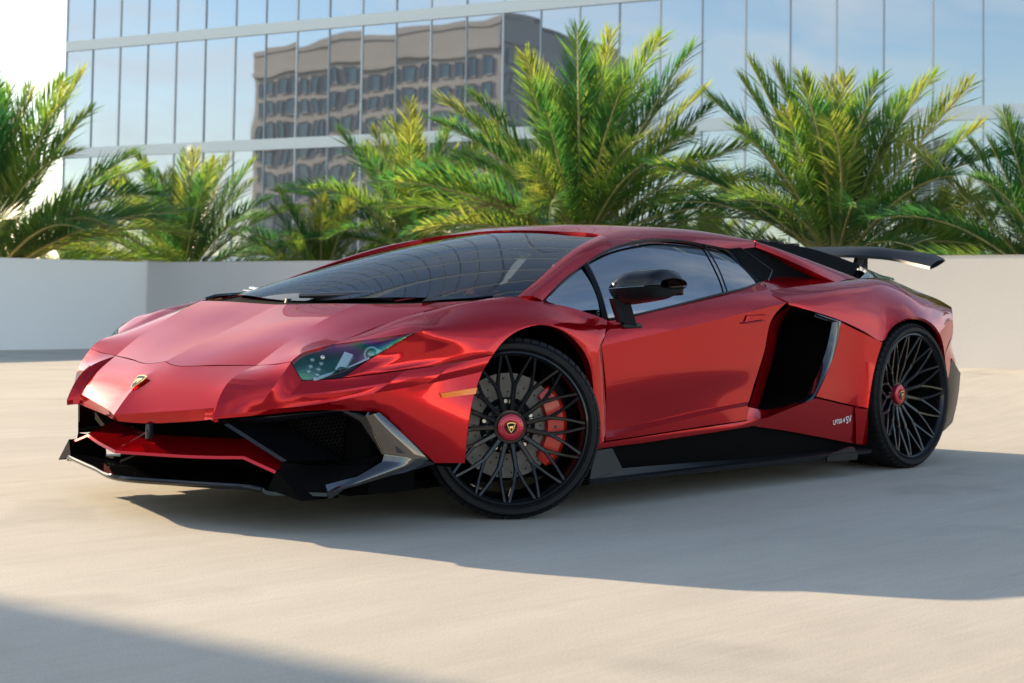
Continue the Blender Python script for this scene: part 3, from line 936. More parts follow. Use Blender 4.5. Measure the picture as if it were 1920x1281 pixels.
# ---- door
D = [
 [(-0.477,0.93,0.724), (-0.635,0.925,0.741), (-0.902,0.91,0.778), (-1.152,0.89,0.816), (-1.406,0.865,0.853), (-1.636,0.83,0.888)],
 [(-0.434,0.957,0.673), (-0.617,0.955,0.697), (-0.883,0.948,0.731), (-1.146,0.94,0.771), (-1.429,0.92,0.815), (-1.647,0.895,0.843)],
 [(-0.39,0.972,0.624), (-0.609,0.97,0.653), (-0.884,0.967,0.69), (-1.179,0.963,0.731), (-1.456,0.958,0.771), (-1.664,0.955,0.801)],
 [(-0.409,0.97,0.554), (-0.631,0.966,0.581), (-0.902,0.962,0.616), (-1.169,0.957,0.653), (-1.388,0.951,0.685), (-1.557,0.947,0.72)],
 [(-0.428,0.966,0.457), (-0.64,0.961,0.471), (-0.92,0.955,0.493), (-1.162,0.95,0.515), (-1.38,0.944,0.538), (-1.516,0.94,0.584)],
 [(-0.439,0.958,0.353), (-0.657,0.948,0.368), (-0.938,0.942,0.395), (-1.161,0.938,0.412), (-1.316,0.935,0.42), (-1.447,0.931,0.427)],
 [(-0.438,0.957,0.292), (-0.664,0.943,0.308), (-0.947,0.936,0.334), (-1.166,0.935,0.353), (-1.298,0.935,0.363), (-1.42,0.931,0.37)],
 [(-0.414,0.978,0.27), (-0.625,0.976,0.29), (-0.896,0.976,0.317), (-1.111,0.976,0.338), (-1.243,0.975,0.35), (-1.361,0.965,0.354)],
 [(-0.419,0.972,0.257), (-0.628,0.974,0.266), (-0.898,0.975,0.278), (-1.113,0.975,0.287), (-1.244,0.975,0.291), (-1.347,0.97,0.295)]]
door = panel('door', patch(D, 8, 7, sr=(2, 6, 7)), RED, car, mirror=False, smooth=9)
hd = [(-1.339,0.958,0.715), (-1.497,0.955,0.729), (-1.504,0.958,0.748), (-1.355,0.96,0.743)]
hv = [off(p, 0, .003, 0) for p in hd] + [off(lerp(p, lerp(hd[0], hd[2], .5), .18), 0, .010, 0) for p in hd]
obj_pd('door_handle', hv, [(4, 5, 6, 7), (0, 1, 5, 4), (1, 2, 6, 5), (2, 3, 7, 6), (3, 0, 4, 7)], RED, door)
tube('handle_edge', [off(p, 0, .006, 0) for p in ((-1.323,0.958,0.709), (-1.492,0.953,0.722))], .003, RED, door, 6)
twin(door)

# ---- rear quarter, upper
Q = [
 [(-1.585,0.875,0.849), (-1.859,0.865,0.875), (-2.259,0.83,0.904), (-2.587,0.76,0.928), (-2.761,0.74,0.934), (-2.935,0.72,0.929), (-3.066,0.715,0.907), (-3.184,0.71,0.883), (-3.324,0.71,0.857), (-3.467,0.71,0.83), (-3.598,0.715,0.79)],
 [(-1.669,0.957,0.803), (-1.855,0.955,0.824), (-2.092,0.945,0.849), (-2.374,0.915,0.875), (-2.57,0.885,0.891), (-2.764,0.86,0.881), (-2.912,0.85,0.859), (-3.037,0.84,0.838), (-3.156,0.835,0.817), (-3.282,0.83,0.787), (-3.415,0.82,0.745)],
 [(-1.672,0.958,0.796), (-1.843,0.977,0.79), (-2.049,0.981,0.782), (-2.271,0.978,0.776), (-2.43,0.975,0.764), (-2.565,0.968,0.782), (-2.685,0.96,0.791), (-2.827,0.95,0.786), (-2.963,0.945,0.76), (-3.077,0.945,0.714), (-3.3,0.885,0.654)],
 [(-1.677,0.957,0.789), (-1.853,0.985,0.759), (-2.046,0.995,0.721), (-2.231,1.003,0.671), (-2.383,1.012,0.624), (-2.452,1.014,0.68), (-2.549,1.015,0.721), (-2.686,1.015,0.739), (-2.839,1.014,0.71), (-2.939,1.012,0.643), (-2.995,1.005,0.537)]]
tailc = [[Q[0][-1], (-3.775,0.62,0.787)], [Q[1][-1], (-3.718,0.66,0.737)]]
panel('rear_fender', [patch(Q, 4, 4)], RED, car, smooth=35)
# tail corner behind the wheel
tc = [[Q[1][-1], Q[2][-1], Q[3][-1]], [(-3.521,0.76,0.692), (-3.453,0.8,0.579), (-3.178,0.93,0.471)]]
panel('rear_corner', patch([[Q[2][-1], (-3.122,0.96,0.602), Q[3][-1], (-3.026,1,0.415)], [(-3.42, .80, .62), (-3.34, .86, .56), (-3.30, .90, .50), (-3.135,0.95,0.396)]], 4, 4), RED, car, skirt=.005)
lipr = Q[3][4:] + [(-3.026,1,0.415)]
QL = [
 [(-2.046,0.995,0.716), (-2.213,1,0.668), (-2.383,1.012,0.619)],
 [(-2.01,0.99,0.591), (-2.166,0.992,0.539), (-2.312,1.012,0.494)],
 [(-1.94,0.987,0.482), (-2.174,0.988,0.414), (-2.279,1.012,0.4)],
 [(-1.857,0.985,0.378), (-2.181,0.984,0.324), (-2.26,1.01,0.31)]]
panel('rear_quarter', patch(QL, 5, 5, sc=()), RED, car, smooth=24)
flange('arch_lip', [(-2.258,1.003,0.138), (-2.26,1.01,0.31), QL[2][2], QL[1][2]] + lipr, .03, car)

# ---- side sill
ST = [(-0.37,0.968,0.251), (-0.422,0.972,0.255), (-0.627,0.975,0.264), (-0.897,0.976,0.276), (-1.112,0.976,0.284), (-1.34,0.975,0.294), (-1.478,0.98,0.301), (-1.687,0.985,0.342), (-1.857,0.985,0.373), (-2.181,0.984,0.319), (-2.176,0.99,0.317), (-2.26,1.01,0.308)]
SBt = [(-0.378,0.962,0.226), (-0.429,0.966,0.231), (-0.633,0.97,0.236), (-0.901,0.973,0.247), (-1.114,0.975,0.255), (-1.28,0.977,0.263), (-1.401,0.965,0.265), (-1.639,0.962,0.234), (-1.897,0.96,0.194), (-2.235,0.957,0.14), (-2.219,0.97,0.142), (-2.276,0.992,0.136)]
SM = [lerp(a, b, .5, (0, .002, 0)) for a, b in zip(ST, SBt)]
panel('side_sill', patch([SBt, SM, ST], 4, 3, sc=(6, 8, 9, 10)), RED, car, smooth=24, skirt=.03)

# ---- badge lettering on the sill
def text_mesh(name, body, size, mat, parent, mw, extrude=.0004):
    cu = bpy.data.curves.new(name, 'FONT')
    cu.body = body; cu.size = size; cu.extrude = extrude; cu.align_x = 'CENTER'; cu.align_y = 'CENTER'
    t = bpy.data.objects.new(name, cu)
    link(t)
    dg = bpy.context.evaluated_depsgraph_get()
    me = bpy.data.meshes.new_from_object(t.evaluated_get(dg))
    bpy.data.objects.remove(t)
    me.materials.clear()
    o = obj_from_mesh(name, me, mat, parent)
    o.matrix_local = mw
    return o
def frame(o, xd, nd):
    x = Vector(xd).normalized(); n_ = Vector(nd).normalized(); y = n_.cross(x).normalized(); x = y.cross(n_)
    return Matrix(((x.x, y.x, n_.x, o[0]), (x.y, y.y, n_.y, o[1]), (x.z, y.z, n_.z, o[2]), (0, 0, 0, 1)))
bc = (-2.057,0.976,0.256)
text_mesh('badge_lettering', 'LP750-4', .030, M['white_decal'], car, frame(off(bc, 0, .0035, 0), (-1, 0, .08), (0, 1, 0)))
bc = (-2.139,0.976,0.261)
text_mesh('badge_lettering', 'SV', .046, M['white_decal'], car, frame(off(bc, 0, .0035, 0), (-1, 0, .16), (0, 1, 0)))

# ---- roof, pillars, buttress
Rf = [
 [(-0.811,0,1.108), (-0.842,0.3,1.099), (-0.835,0.57,1.077), (-0.75,0.71,1.02)],
 [(-1.0, 0, 1.139), (-1.0, .32, 1.133), (-1.052,0.55,1.11), (-0.939,0.675,1.055)],
 [(-1.25, 0, 1.152), (-1.25, .33, 1.143), (-1.286,0.54,1.126), (-1.15,0.65,1.075)],
 [(-1.5, 0, 1.147), (-1.5, .34, 1.138), (-1.593,0.545,1.122), (-1.476,0.65,1.058)],
 [(-1.75, 0, 1.128), (-1.75, .36, 1.121), (-1.822,0.56,1.107), (-1.677,0.642,1.045)],
 [(-1.95, 0, 1.100), (-1.95, .40, 1.094), (-1.933,0.585,1.093), (-1.904,0.612,1.061)]]
panel('roof', patch([mir(r) for r in Rf], 5, 4, sc=()), RED, car, mirror=False, smooth=30)
pi_ = [(-0.026,0.87,0.808), (-0.202,0.8,0.871), (-0.356,0.74,0.93), (-0.547,0.67,1.001), (-0.701,0.62,1.046), (-0.835,0.57,1.077)]
po_ = [(-0.15,0.89,0.793), (-0.269,0.85,0.851), (-0.415,0.8,0.91), (-0.561,0.76,0.963), (-0.664,0.735,0.998), (-0.75,0.71,1.02)]
pm_ = [lerp(a, b, .5, (.004, .010, .012)) for a, b in zip(pi_, po_)]
panel('windscreen_pillar', patch([pi_, pm_, po_], 4, 4), RED, car, gap=.0006, skirt=.03)
br = [(-1.933,0.585,1.093), (-2.1,0.61,1.06), (-2.285,0.64,1.019), (-2.476,0.67,0.974), (-2.68,0.7,0.927)]
bl_ = [(-1.904,0.612,1.061), (-2.035,0.655,1.022), (-2.172,0.715,0.969), (-2.25,0.755,0.934), (-2.326,0.79,0.902)]
bi_ = [off(p, .01, -.06, -.004) for p in br]
bmid = [lerp(a, b, .5, (0, .008, .008)) for a, b in zip(br, bl_)]
panel('roof_buttress', patch([bi_, br, bmid, bl_], 4, 3), RED, car, skirt=.03)

# black engine-cover flank and deck behind the cabin
et = [(-2.226,0.46,1.095), (-2.388,0.46,1.093), (-2.565,0.47,1.083), (-2.767,0.5,1.048), (-2.961,0.53,1.006)]
eb = [off(p, 0, -.05, -.012) for p in br]
eflank = panel('engine_cover_side', patch([eb, et], 4, 4), MB, car, gap=.0005, skirt=.02)
ec = [(p[0], 0, p[2] + .004) for p in et]
panel('engine_cover', patch([[(*p[:1], -p[1], p[2]) for p in et], [off(p, 0, 0, .0) for p in ec], et], 4, 4), GB, car, mirror=False, skirt=.02)
for i in range(5):
    t = i / 5 + .08
    a = np.array(spline(et, 10))[int(t * 40)]
    box('engine_louvre', a[0] - .05, a[0] + .01, -.40, .40, a[2] + .006, a[2] + .022, SB, car, .004)
# end face and rear deck
dk = []
for (q, hh, yy) in ((Q[0][3], (-3.015,0.5,0.999), .3), (Q[0][4], (-3.16,0.5,0.965), .3), (Q[0][5], (-3.314,0.5,0.931), .3), (Q[0][7], (-3.12, .48, .872), .3), (Q[0][9], (-3.38, .5, .822), .3), (Q[0][10], (-3.52, .5, .792), .3)):
    dk.append(mir([(hh[0], 0, hh[2] + .004), (hh[0], .3, hh[2] + .003), hh, off(q, 0, -.002, -.001)]))
panel('rear_deck', patch(dk, 4, 4), CB, car, mirror=False, skirt=.02)
ef = [(-2.961,0.53,1.006), (-3.015,0.5,0.999)]
panel('deck_riser', patch([[off(br[-1], 0, -.03, -.004), off(Q[0][3], 0, -.01, -.004)], [et[-1], (-3.015,0.5,0.999)]], 3, 3), GB, car, skirt=0)

# ---- recess behind the side window
sh_o = [Q[0][0], Q[0][1], Q[0][2]]
sh_i = [(-1.687,0.8,0.893), (-2.059,0.7,0.925), (-2.312,0.775,0.907)]
panel('scoop_shelf', patch([sh_i, [lerp(a, b, .5, (0, .01, -.004)) for a, b in zip(sh_i, sh_o)], sh_o], 5, 4), RED, car, gap=0, skirt=.01)
panel('scoop_wall', patch([[(-1.662,0.8,0.888), (-2.089,0.68,0.916), (-2.348,0.77,0.9)], [(-1.677,0.63,1.046), (-1.982,0.615,1.048), (-2.341,0.775,0.908)]], 5, 4), MB, car, gap=0, skirt=0)
tp = [(-1.636,0.66,1.043), (-1.721,0.655,1.052), (-1.832,0.76,0.95), (-1.698,0.83,0.899)]
tube('scoop_trim', tp, .0042, SB, car, 6)
tube('scoop_trim', [(p[0], -p[1], p[2]) for p in tp], .0042, SB, car, 6)

# ---- side glass
g1t = [(-0.164,0.888,0.797), (-0.347,0.82,0.886), (-0.436,0.795,0.917), (-0.527,0.77,0.947)]
g1b = [(-0.166,0.889,0.791), (-0.272,0.905,0.766), (-0.365,0.918,0.746), (-0.483,0.925,0.726)]
g2t = [(-0.527,0.77,0.947), (-0.744,0.715,1.013), (-0.934,0.68,1.048), (-1.126,0.655,1.066), (-1.313,0.655,1.064), (-1.458,0.655,1.05)]
g2b = [(-0.483,0.925,0.726), (-0.641,0.92,0.743), (-0.815,0.91,0.767), (-0.986,0.9,0.792), (-1.152,0.89,0.818), (-1.327,0.875,0.843)]
g3t = [(-1.458,0.655,1.05), (-1.543,0.66,1.041), (-1.612,0.675,1.021), (-1.616,0.735,0.962), (-1.648,0.81,0.898)]
g3b = [(-1.327,0.875,0.843), (-1.406,0.865,0.853), (-1.486,0.85,0.864), (-1.568,0.835,0.877), (-1.645,0.815,0.89)]
def bow(t, b, d): return [lerp(x, y, .5, (0, d, d * .7)) for x, y in zip(t, b)]
GL = []
for t, b in ((g1t, g1b), (g2t, g2b), (g3t, g3b)):
    t = [off(p, 0, -.008, -.004) for p in t]; b = [off(p, 0, -.008, 0) for p in b]
    GL.append(patch([b, bow(t, b, .016), t], 6, 8))
tm = [(i, j) for i in range(4) for j in range(3) if i + j < 4]
allp = np.concatenate([g_.reshape(-1, 3) for g_ in GL])
Bm = np.stack([allp[:, 0] ** i * allp[:, 2] ** j for i, j in tm], 1)
cf, *_ = np.linalg.lstsq(Bm, allp[:, 1], rcond=None)
for g_ in GL:
    f_ = g_.reshape(-1, 3).copy()
    f_[:, 1] = np.stack([f_[:, 0] ** i * f_[:, 2] ** j for i, j in tm], 1) @ cf
    panel('side_window', f_.reshape(g_.shape), M['side_glass'], car, gap=0, skirt=0)
# pillar strip and rubber frame
ps0 = [(-0.492,0.785,0.94), (-0.477,0.862,0.838), (-0.454,0.925,0.73)]
ps1 = [(-0.532,0.772,0.952), (-0.513,0.858,0.843), (-0.486,0.925,0.726)]
panel('window_pillar', patch([ps0, [lerp(a, b, .5, (0, .010, .004)) for a, b in zip(ps0, ps1)], ps1], 5, 3), SB, car, gap=0, skirt=.01)
ps0 = [(-1.447,0.66,1.052), (-1.374,0.79,0.949), (-1.323,0.878,0.843)]
tube('window_seam', [off(p, 0, .002, 0) for p in spline(ps0, 6)], .004, M['rubber_trim'], car, 6)
tube('window_seam', [(p[0], -p[1] - .002, p[2]) for p in spline(ps0, 6)], .004, M['rubber_trim'], car, 6)
fr = [(-0.152,0.891,0.793), (-0.266,0.853,0.851), (-0.412,0.803,0.909), (-0.558,0.763,0.961), (-0.744,0.715,1.017), (-0.933,0.68,1.052), (-1.126,0.655,1.07), (-1.313,0.655,1.067), (-1.469,0.655,1.054), (-1.621,0.668,1.031), (-1.624,0.735,0.967), (-1.646,0.82,0.893)]
fo = spline(fr, 5)
fr_o = np.array([off(p, 0, .003, .003) for p in fo])
fr_i = np.array(fo) + np.array([0, .022, -.022])
cin = np.array(lerp(g2t[3], g2b[3], .5))
d_ = cin - fo; d_ /= np.linalg.norm(d_, axis=1)[:, None]
fr_i = fo + d_ * np.linspace(.010, .022, len(fo))[:, None]
panel('window_frame', np.stack([fr_o, (fr_o + fr_i) / 2 + np.array([0, .006, .004]), fr_i]), M['rubber_trim'], car, gap=0, skirt=.008)
bt_ = [off(p, 0, .003, .002) for p in ((-0.48,0.928,0.724), (-0.638,0.923,0.74), (-0.813,0.912,0.764), (-0.982,0.903,0.789), (-1.149,0.892,0.815), (-1.324,0.877,0.84), (-1.478,0.856,0.86), (-1.643,0.822,0.888))]
tube('belt_trim', spline(bt_, 4), .0055, M['rubber_trim'], car, 6)
tube('belt_trim', [(p[0], -p[1], p[2]) for p in spline(bt_, 4)], .0055, M['rubber_trim'], car, 6)

# ---- windscreen
ws = [
 [(.335, 0, .79), (.30, .30, .795), (.185, .62, .806), (-0.034,0.862,0.81)],
 [(.06, 0, .896), (.03, .29, .897), (-.08, .57, .889), (-0.207,0.795,0.871)],
 [(-.23, 0, .985), (-.255, .28, .981), (-.34, .52, .962), (-0.44,0.705,0.96)],
 [(-.54, 0, 1.056), (-.56, .275, 1.050), (-.62, .47, 1.031), (-0.644,0.635,1.031)],
 [(-0.811,0,1.108), (-0.842,0.3,1.099), (-0.867,0.45,1.09), (-0.837,0.565,1.077)]]
A = patch([mir([off(p, 0, 0, -.006) for p in r]) for r in ws], 6, 8)
def fair(A, ax, terms):
    # low-order least-squares surface through the outline: optical-quality glass
    f_ = A.reshape(-1, 3); o_ = [i for i in range(3) if i != ax]
    B = np.stack([f_[:, o_[0]] ** i * f_[:, o_[1]] ** j for i, j in terms], 1)
    c_, *_ = np.linalg.lstsq(B, f_[:, ax], rcond=None)
    f_ = f_.copy(); f_[:, ax] = B @ c_
    return f_.reshape(A.shape)
A = fair(A, 2, [(i, j) for i in range(4) for j in (0, 2, 4) if i + j < 6])
panel('windscreen', A, M['windscreen'], car, gap=.003, skirt=0, mirror=False)
# cowl under the wipers
cw = [[(.43, 0, .752), (.40, .30, .757), (.33, .55, .765), (.22, .70, .775), (.05, .85, .785)],
      [(.28, 0, .782), (.25, .30, .782), (.14, .62, .79), (.06, .75, .795), (-.04, .84, .795)]]
panel('cowl', patch([mir(r) for r in cw], 4, 3), MB, car, mirror=False, skirt=.01)
vent = [[(0.292,0.695,0.783), (0.212,0.72,0.79), (0.114,0.76,0.798), (0.028,0.8,0.806)], [(0.25,0.68,0.797), (0.176,0.71,0.802), (0.095,0.755,0.805), (0.028,0.8,0.808)]]
panel('cowl_vent', patch([[off(p, 0, 0, .004) for p in r] for r in vent], 4, 2), GB, car, gap=0, skirt=.01)

# wipers
def wiper(a, b, c, d, dx=0):
    w = empty('wiper', parent=car)
    tube('arm', [a, lerp(a, b, .5, (0, 0, .012)), b], [.020, .016, .011], M['wiper'], w, 8, flat=.6)
    tube('blade', [c, lerp(c, d, .5, (0, 0, .006)), d], [.008, .012, .008], M['wiper'], w, 8, flat=1.2)
    bm = bmesh.new(); bmesh.ops.create_cone(bm, cap_ends=True, segments=16, radius1=.03, radius2=.022, depth=.03, matrix=Matrix.Translation(Vector(a)))
    obj_bm('pivot_cap', bm, SB, w, 40)
    return w
wiper((0.282,0.05,0.784), (0.225,0.46,0.791), (0.333,0.02,0.8), (0.097,0.62,0.808))
wiper((0.308,-0.07,0.773), (0.111,-0.66,0.819), (0.265,-0.12,0.78), (0.052,-0.7,0.829))

# ---- mirror
def mirror_side(s):
    m = empty('door_mirror', (0, 0, 0) if s > 0 else (-.10, .08, -.03), parent=car)   # the far one is folded in
    # sections across the mirror, from inboard to outboard
    secs = []
    et_ = np.interp(np.linspace(0, 1, 19), [0, .06, .14, .25, .40, .80, .90, .96, 1], [.10, .40, .68, .90, 1, 1, .94, .80, .42])
    eb_ = np.interp(np.linspace(0, 1, 19), [0, .08, .20, .50, .80, .92, 1], [.55, .95, 1, .92, .80, .58, .18])
    for t, e1, e2 in zip(np.linspace(0, 1, 19), et_, eb_):
        y = .975 + t * .225
        xf = -.385 - .055 * t - (1 - e1) * .045
        xr = -.60 - .030 * t
        zm = .846 + .016 * t
        secs.append((y, xf, xr, zm + .066 * e1, zm, zm - .062 * e2))
    def shell(name, top, mat):
        A = []
        for (y, xf, xr, zt, zm, zb) in secs:
            row = []
            for k in range(13):
                a = math.pi * k / 12
                cx, cz = math.cos(a), math.sin(a)
                cz = abs(cz) ** .75
                cx = math.copysign(abs(cx) ** .8, cx)
                x = (xf + xr) / 2 + (xf - xr) / 2 * cx
                z = zm + (zt - zm) * cz if top else zm - .003 - (zm - zb) * cz ** .8
                if not top: x = (xf + xr) / 2 + (xf - xr) / 2 * cx * (1 - .25 * cz)
                row.append((x, y * s, z))
            A.append(row)
        A = np.array(A)
        bm = patch_bm([A], orient=False)
        for t_ in (0, -1):
            pass
        for f in bm.faces:
            pass
        bnd = [e for e in bm.edges if e.is_boundary]
        try: bmesh.ops.holes_fill(bm, edges=bnd, sides=0)
        except Exception: pass
        bmesh.ops.recalc_face_normals(bm, faces=bm.faces)
        return obj_bm(name, bm, mat, m, 40)
    shell('cap', True, GB)
    shell('base', False, SB)
    # stalk
    st = [[(-0.504,0.962,0.716), (-0.617,0.952,0.699)], [(-0.433,0.995,0.777), (-0.541,0.99,0.767)], [(-0.402,1.01,0.807), (-0.489,1.02,0.804)]]
    vs = []
    for r in st:
        for p in r:
            vs += [(p[0], s * (p[1] - .012), p[2]), (p[0], s * (p[1] + .010), p[2])]
    fs = []
    for i in range(2):
        a = 4 * i
        fs += [(a, a + 1, a + 5, a + 4), (a + 1, a + 3, a + 7, a + 5), (a + 3, a + 2, a + 6, a + 7), (a + 2, a, a + 4, a + 6)]
    obj_pd('stalk', vs, fs, SB, m)
    # foot
    bm = bmesh.new(); bm_box(bm, -.655, -.535, s * .938 - .014, s * .938 + .024, .690, .712, .008)
    obj_bm('foot', bm, SB, m, 40)
    # glass
    y0, y1 = 1.0, 1.18
    obj_pd('mirror_glass', [(-.612, s * y0, .81), (-.632, s * y1, .825), (-.632, s * y1, .885), (-.612, s * y0, .885)], [(0, 1, 2, 3)], M['silver'], m)
for s in (1, -1): mirror_side(s)

# ---- side scoop
si_o = [(-1.68,0.955,0.786), (-1.856,0.983,0.754), (-2.044,0.993,0.716), (-2.005,0.99,0.591), (-1.94,0.987,0.482), (-1.852,0.985,0.376), (-1.69,0.983,0.339), (-1.497,0.975,0.302), (-1.368,0.96,0.335), (-1.46,0.922,0.405), (-1.57,0.905,0.582), (-1.591,0.923,0.714)]
# trim strip along the rear edge
tro = [(-1.854,0.984,0.757), (-2.044,0.996,0.718), (-2.005,0.993,0.591), (-1.935,0.99,0.482), (-1.856,0.988,0.393), (-1.829,0.986,0.367), (-1.676,0.984,0.337)]
tri = [(-1.86,0.975,0.744), (-2.001,0.975,0.715), (-1.969,0.965,0.59), (-1.915,0.955,0.481), (-1.858,0.95,0.408), (-1.828,0.95,0.382), (-1.699,0.96,0.344)]
panel('scoop_frame', patch([tri, [lerp(a, b, .45, (0, .012, 0)) for a, b in zip(tri, tro)], tro], 4, 3, sc=(1, 4)), M['gloss_carbon'], car, gap=.001, skirt=.02, smooth=30)
panel('scoop_sill', patch([[(-1.347,0.97,0.293), (-1.48,0.979,0.299), (-1.688,0.984,0.339)], [(-1.365,0.962,0.351), (-1.577,0.925,0.328), (-1.813,0.9,0.356)]], 4, 3), RED, car, gap=0, skirt=0, out=(0, 1, 1))
# red ramp leading in from the door, black duct behind
fr_ = [(-1.68,0.955,0.786), (-1.591,0.923,0.714), (-1.57,0.905,0.582), (-1.46,0.922,0.405), (-1.368,0.96,0.335)]
fr2 = [(p[0] - .24, p[1] - .11, p[2] - .004) for p in fr_]
fr3 = [(p[0] - .44, p[1] - .30, p[2] - .01) for p in fr_]
panel('scoop_ramp', patch([fr_, [lerp(a, b, .5, (0, .012, 0)) for a, b in zip(fr_, fr2)], fr2, fr3], 4, 4), RED, car, gap=.0015, skirt=0, out=(0, 1, 0))
dv = [off(p, 0, -.012, 0) for p in si_o]
di = [(p[0] * .35 + (-1.78) * .65 - .12, .60, p[2] * .8 + .1) for p in si_o]
dn = len(dv)
duct = [tuple(p) for p in dv[:8]] + [tuple(p) for p in di[:8]]
for s in (1, -1):
    obj_pd('scoop_duct', [(p[0], p[1] * s, p[2]) for p in duct], [(i, i + 1, 8 + i + 1, 8 + i) for i in range(7)] + [tuple(range(8, 16))], MB, car)

# ---- black skirt below the sill
kt = [off(p, 0, -.018, .004) for p in SBt[:9]] + [off(SBt[9], 0, -.018, .004)]
kb = [(p[0], .925, .105) for p in kt]
panel('skirt_panel', patch([kb, kt], 4, 4), MB, car, gap=0, skirt=0)
kf = [[(-0.314,0.985,0.109), (-0.518,0.978,0.148)], [(-0.378,0.962,0.224), (-0.469,0.967,0.227)]]
panel('skirt_front', patch(kf, 4, 5), SB, car, gap=0, skirt=.03)
kl = [[(-0.308,0.99,0.108), (-1.012,0.99,0.111), (-1.903,0.985,0.102)], [(-0.518,0.978,0.148), (-0.99,0.96,0.138), (-1.498,0.945,0.126)]]
panel('skirt_ledge', patch(kl, 8, 3), SB, car, gap=0, skirt=.02)
bl0 = [(-.300, 1.003, .108), (-.9, 1.004, .108), (-1.5, 1.004, .108), (-2.30, 1.004, .105)]
prof = [(0, 0), (.002, .007), (-.01, .013), (-.12, .016), (-.12, -.008), (-.005, -.008)]
def extr(name, path, prof, mat, mirror=True):
    for s in ((1, -1) if mirror else (1,)):
        vs, fs = [], []
        k = len(prof)
        for p in path:
            for a, b in prof: vs.append((p[0], s * (p[1] + a), p[2] + b))
        for i in range(len(path) - 1):
            for j in range(k):
                fs.append((i * k + j, i * k + (j + 1) % k, (i + 1) * k + (j + 1) % k, (i + 1) * k + j))
        fs += [tuple(range(k)), tuple((len(path) - 1) * k + j for j in range(k))[::-1]]
        obj_pd(name, vs, fs, mat, car, 30)
extr('skirt_blade', bl0, prof, SB)
fin = [(-1.915,1.005,0.098), (-1.955,1.005,0.119), (-2.125,1.005,0.139), (-2.148,1.005,0.134), (-2.181,1.005,0.095), (-2.172,1.005,0.076), (-1.924,1.005,0.083)]
for s in (1, -1):
    vs = [(p[0], s * p[1], p[2]) for p in fin] + [(p[0], s * (p[1] - .012), p[2]) for p in fin]
    k = len(fin)
    obj_pd('skirt_fin', vs, [tuple(range(k)), tuple(range(2 * k - 1, k - 1, -1))] + [(i, (i + 1) % k, k + (i + 1) % k, k + i) for i in range(k)], SB, car)

# ---- front lower: splitter, red blade, corner intakes
rb_l = [(1.128,0,0.228), (1.007,0.33,0.23), (0.942,0.515,0.239), (0.918,0.669,0.201)]
rb_b = [(1.028,0,0.289), (0.937,0.33,0.294), (0.903,0.48,0.3), (0.892,0.665,0.238)]
rb_t = [off(p, -.004, 0, .010) for p in rb_l]
rb_u = [off(p, -.14, 0, -.004) for p in rb_l]
rb_b = [off(p, -.05, 0, 0) for p in rb_b]
panel('front_blade', patch([mir(r) for r in (rb_u, rb_l, rb_t, rb_b)], 5, 3, sc=(1, 3, 5), sr=(1, 2)), RED, car, mirror=False, skirt=0, smooth=22, out=(.3, 0, 1))
tow = (1.09,0.12,0.315)
box('tow_bracket', tow[0] - .04, tow[0] - .015, tow[1] - .010, tow[1] + .010, tow[2] - .030, tow[2] + .025, M['lamp_dark'], car, .004)
sp_t = [(1.126,0,0.151), (1.053,0.28,0.154), (0.974,0.6,0.163), (0.952,0.645,0.156)]
sp_c = (0.941,0.66,0.145)
sp_d = (0.819,0.82,0.145)
sp_f = [off(p, .004, 0, -.010) for p in sp_t]
sp_b = [(.62, 0, .150), (.62, .28, .150), (.60, .60, .146), (.60, .66, .14)]
sp_u = [(.58, 0, .118), (.58, .28, .118), (.57, .60, .116), (.57, .66, .112)]
sp_l = [off(p, -.012, 0, -.022) for p in sp_t]
panel('splitter', patch([mir(r) for r in (sp_b, sp_t, sp_f, sp_l, sp_u)], 5, 3, sc=(1, 5), sr=(1, 3)), GB, car, mirror=False, skirt=0, smooth=25, out=(.3, 0, 1))
# corner plate + side blade (gloss carbon)
ci = [(0.675,0.842,0.396), (0.639,0.855,0.328), (0.61,0.868,0.264), (0.619,0.868,0.239), (0.715,0.855,0.196), (0.82,0.822,0.149)]
co = [(0.63,0.862,0.409), (0.547,0.905,0.325), (0.463,0.934,0.242), (0.489,0.925,0.228), (0.594,0.893,0.194), (0.816,0.828,0.144)]
cm = [lerp(a, b, .5, (.006, .010, 0)) for a, b in zip(ci, co)]
panel('corner_blade', patch([ci, cm, co], 5, 4, sc=(2, 3)), M['gloss_carbon'], car, gap=.0008, skirt=.03, smooth=30)
cn = [(0.594,0.893,0.194), (0.463,0.934,0.238), (0.432,0.936,0.226), (0.549,0.91,0.202)]
cnv = [off(p, 0, 0, 0) for p in cn] + [off(p, -.01, -.03, .0) for p in cn]
for s in (1, -1):
    obj_pd('canard', [(p[0], s * p[1], p[2]) for p in cnv], [(0, 1, 2, 3), (7, 6, 5, 4), (0, 4, 5, 1), (1, 5, 6, 2), (2, 6, 7, 3), (3, 7, 4, 0)], CB, car)
# outer end plate joining splitter and side blade
wl_ = [(0.82,0.822,0.146), (0.594,0.893,0.194), (0.608,0.866,0.262), (0.877,0.745,0.146)]
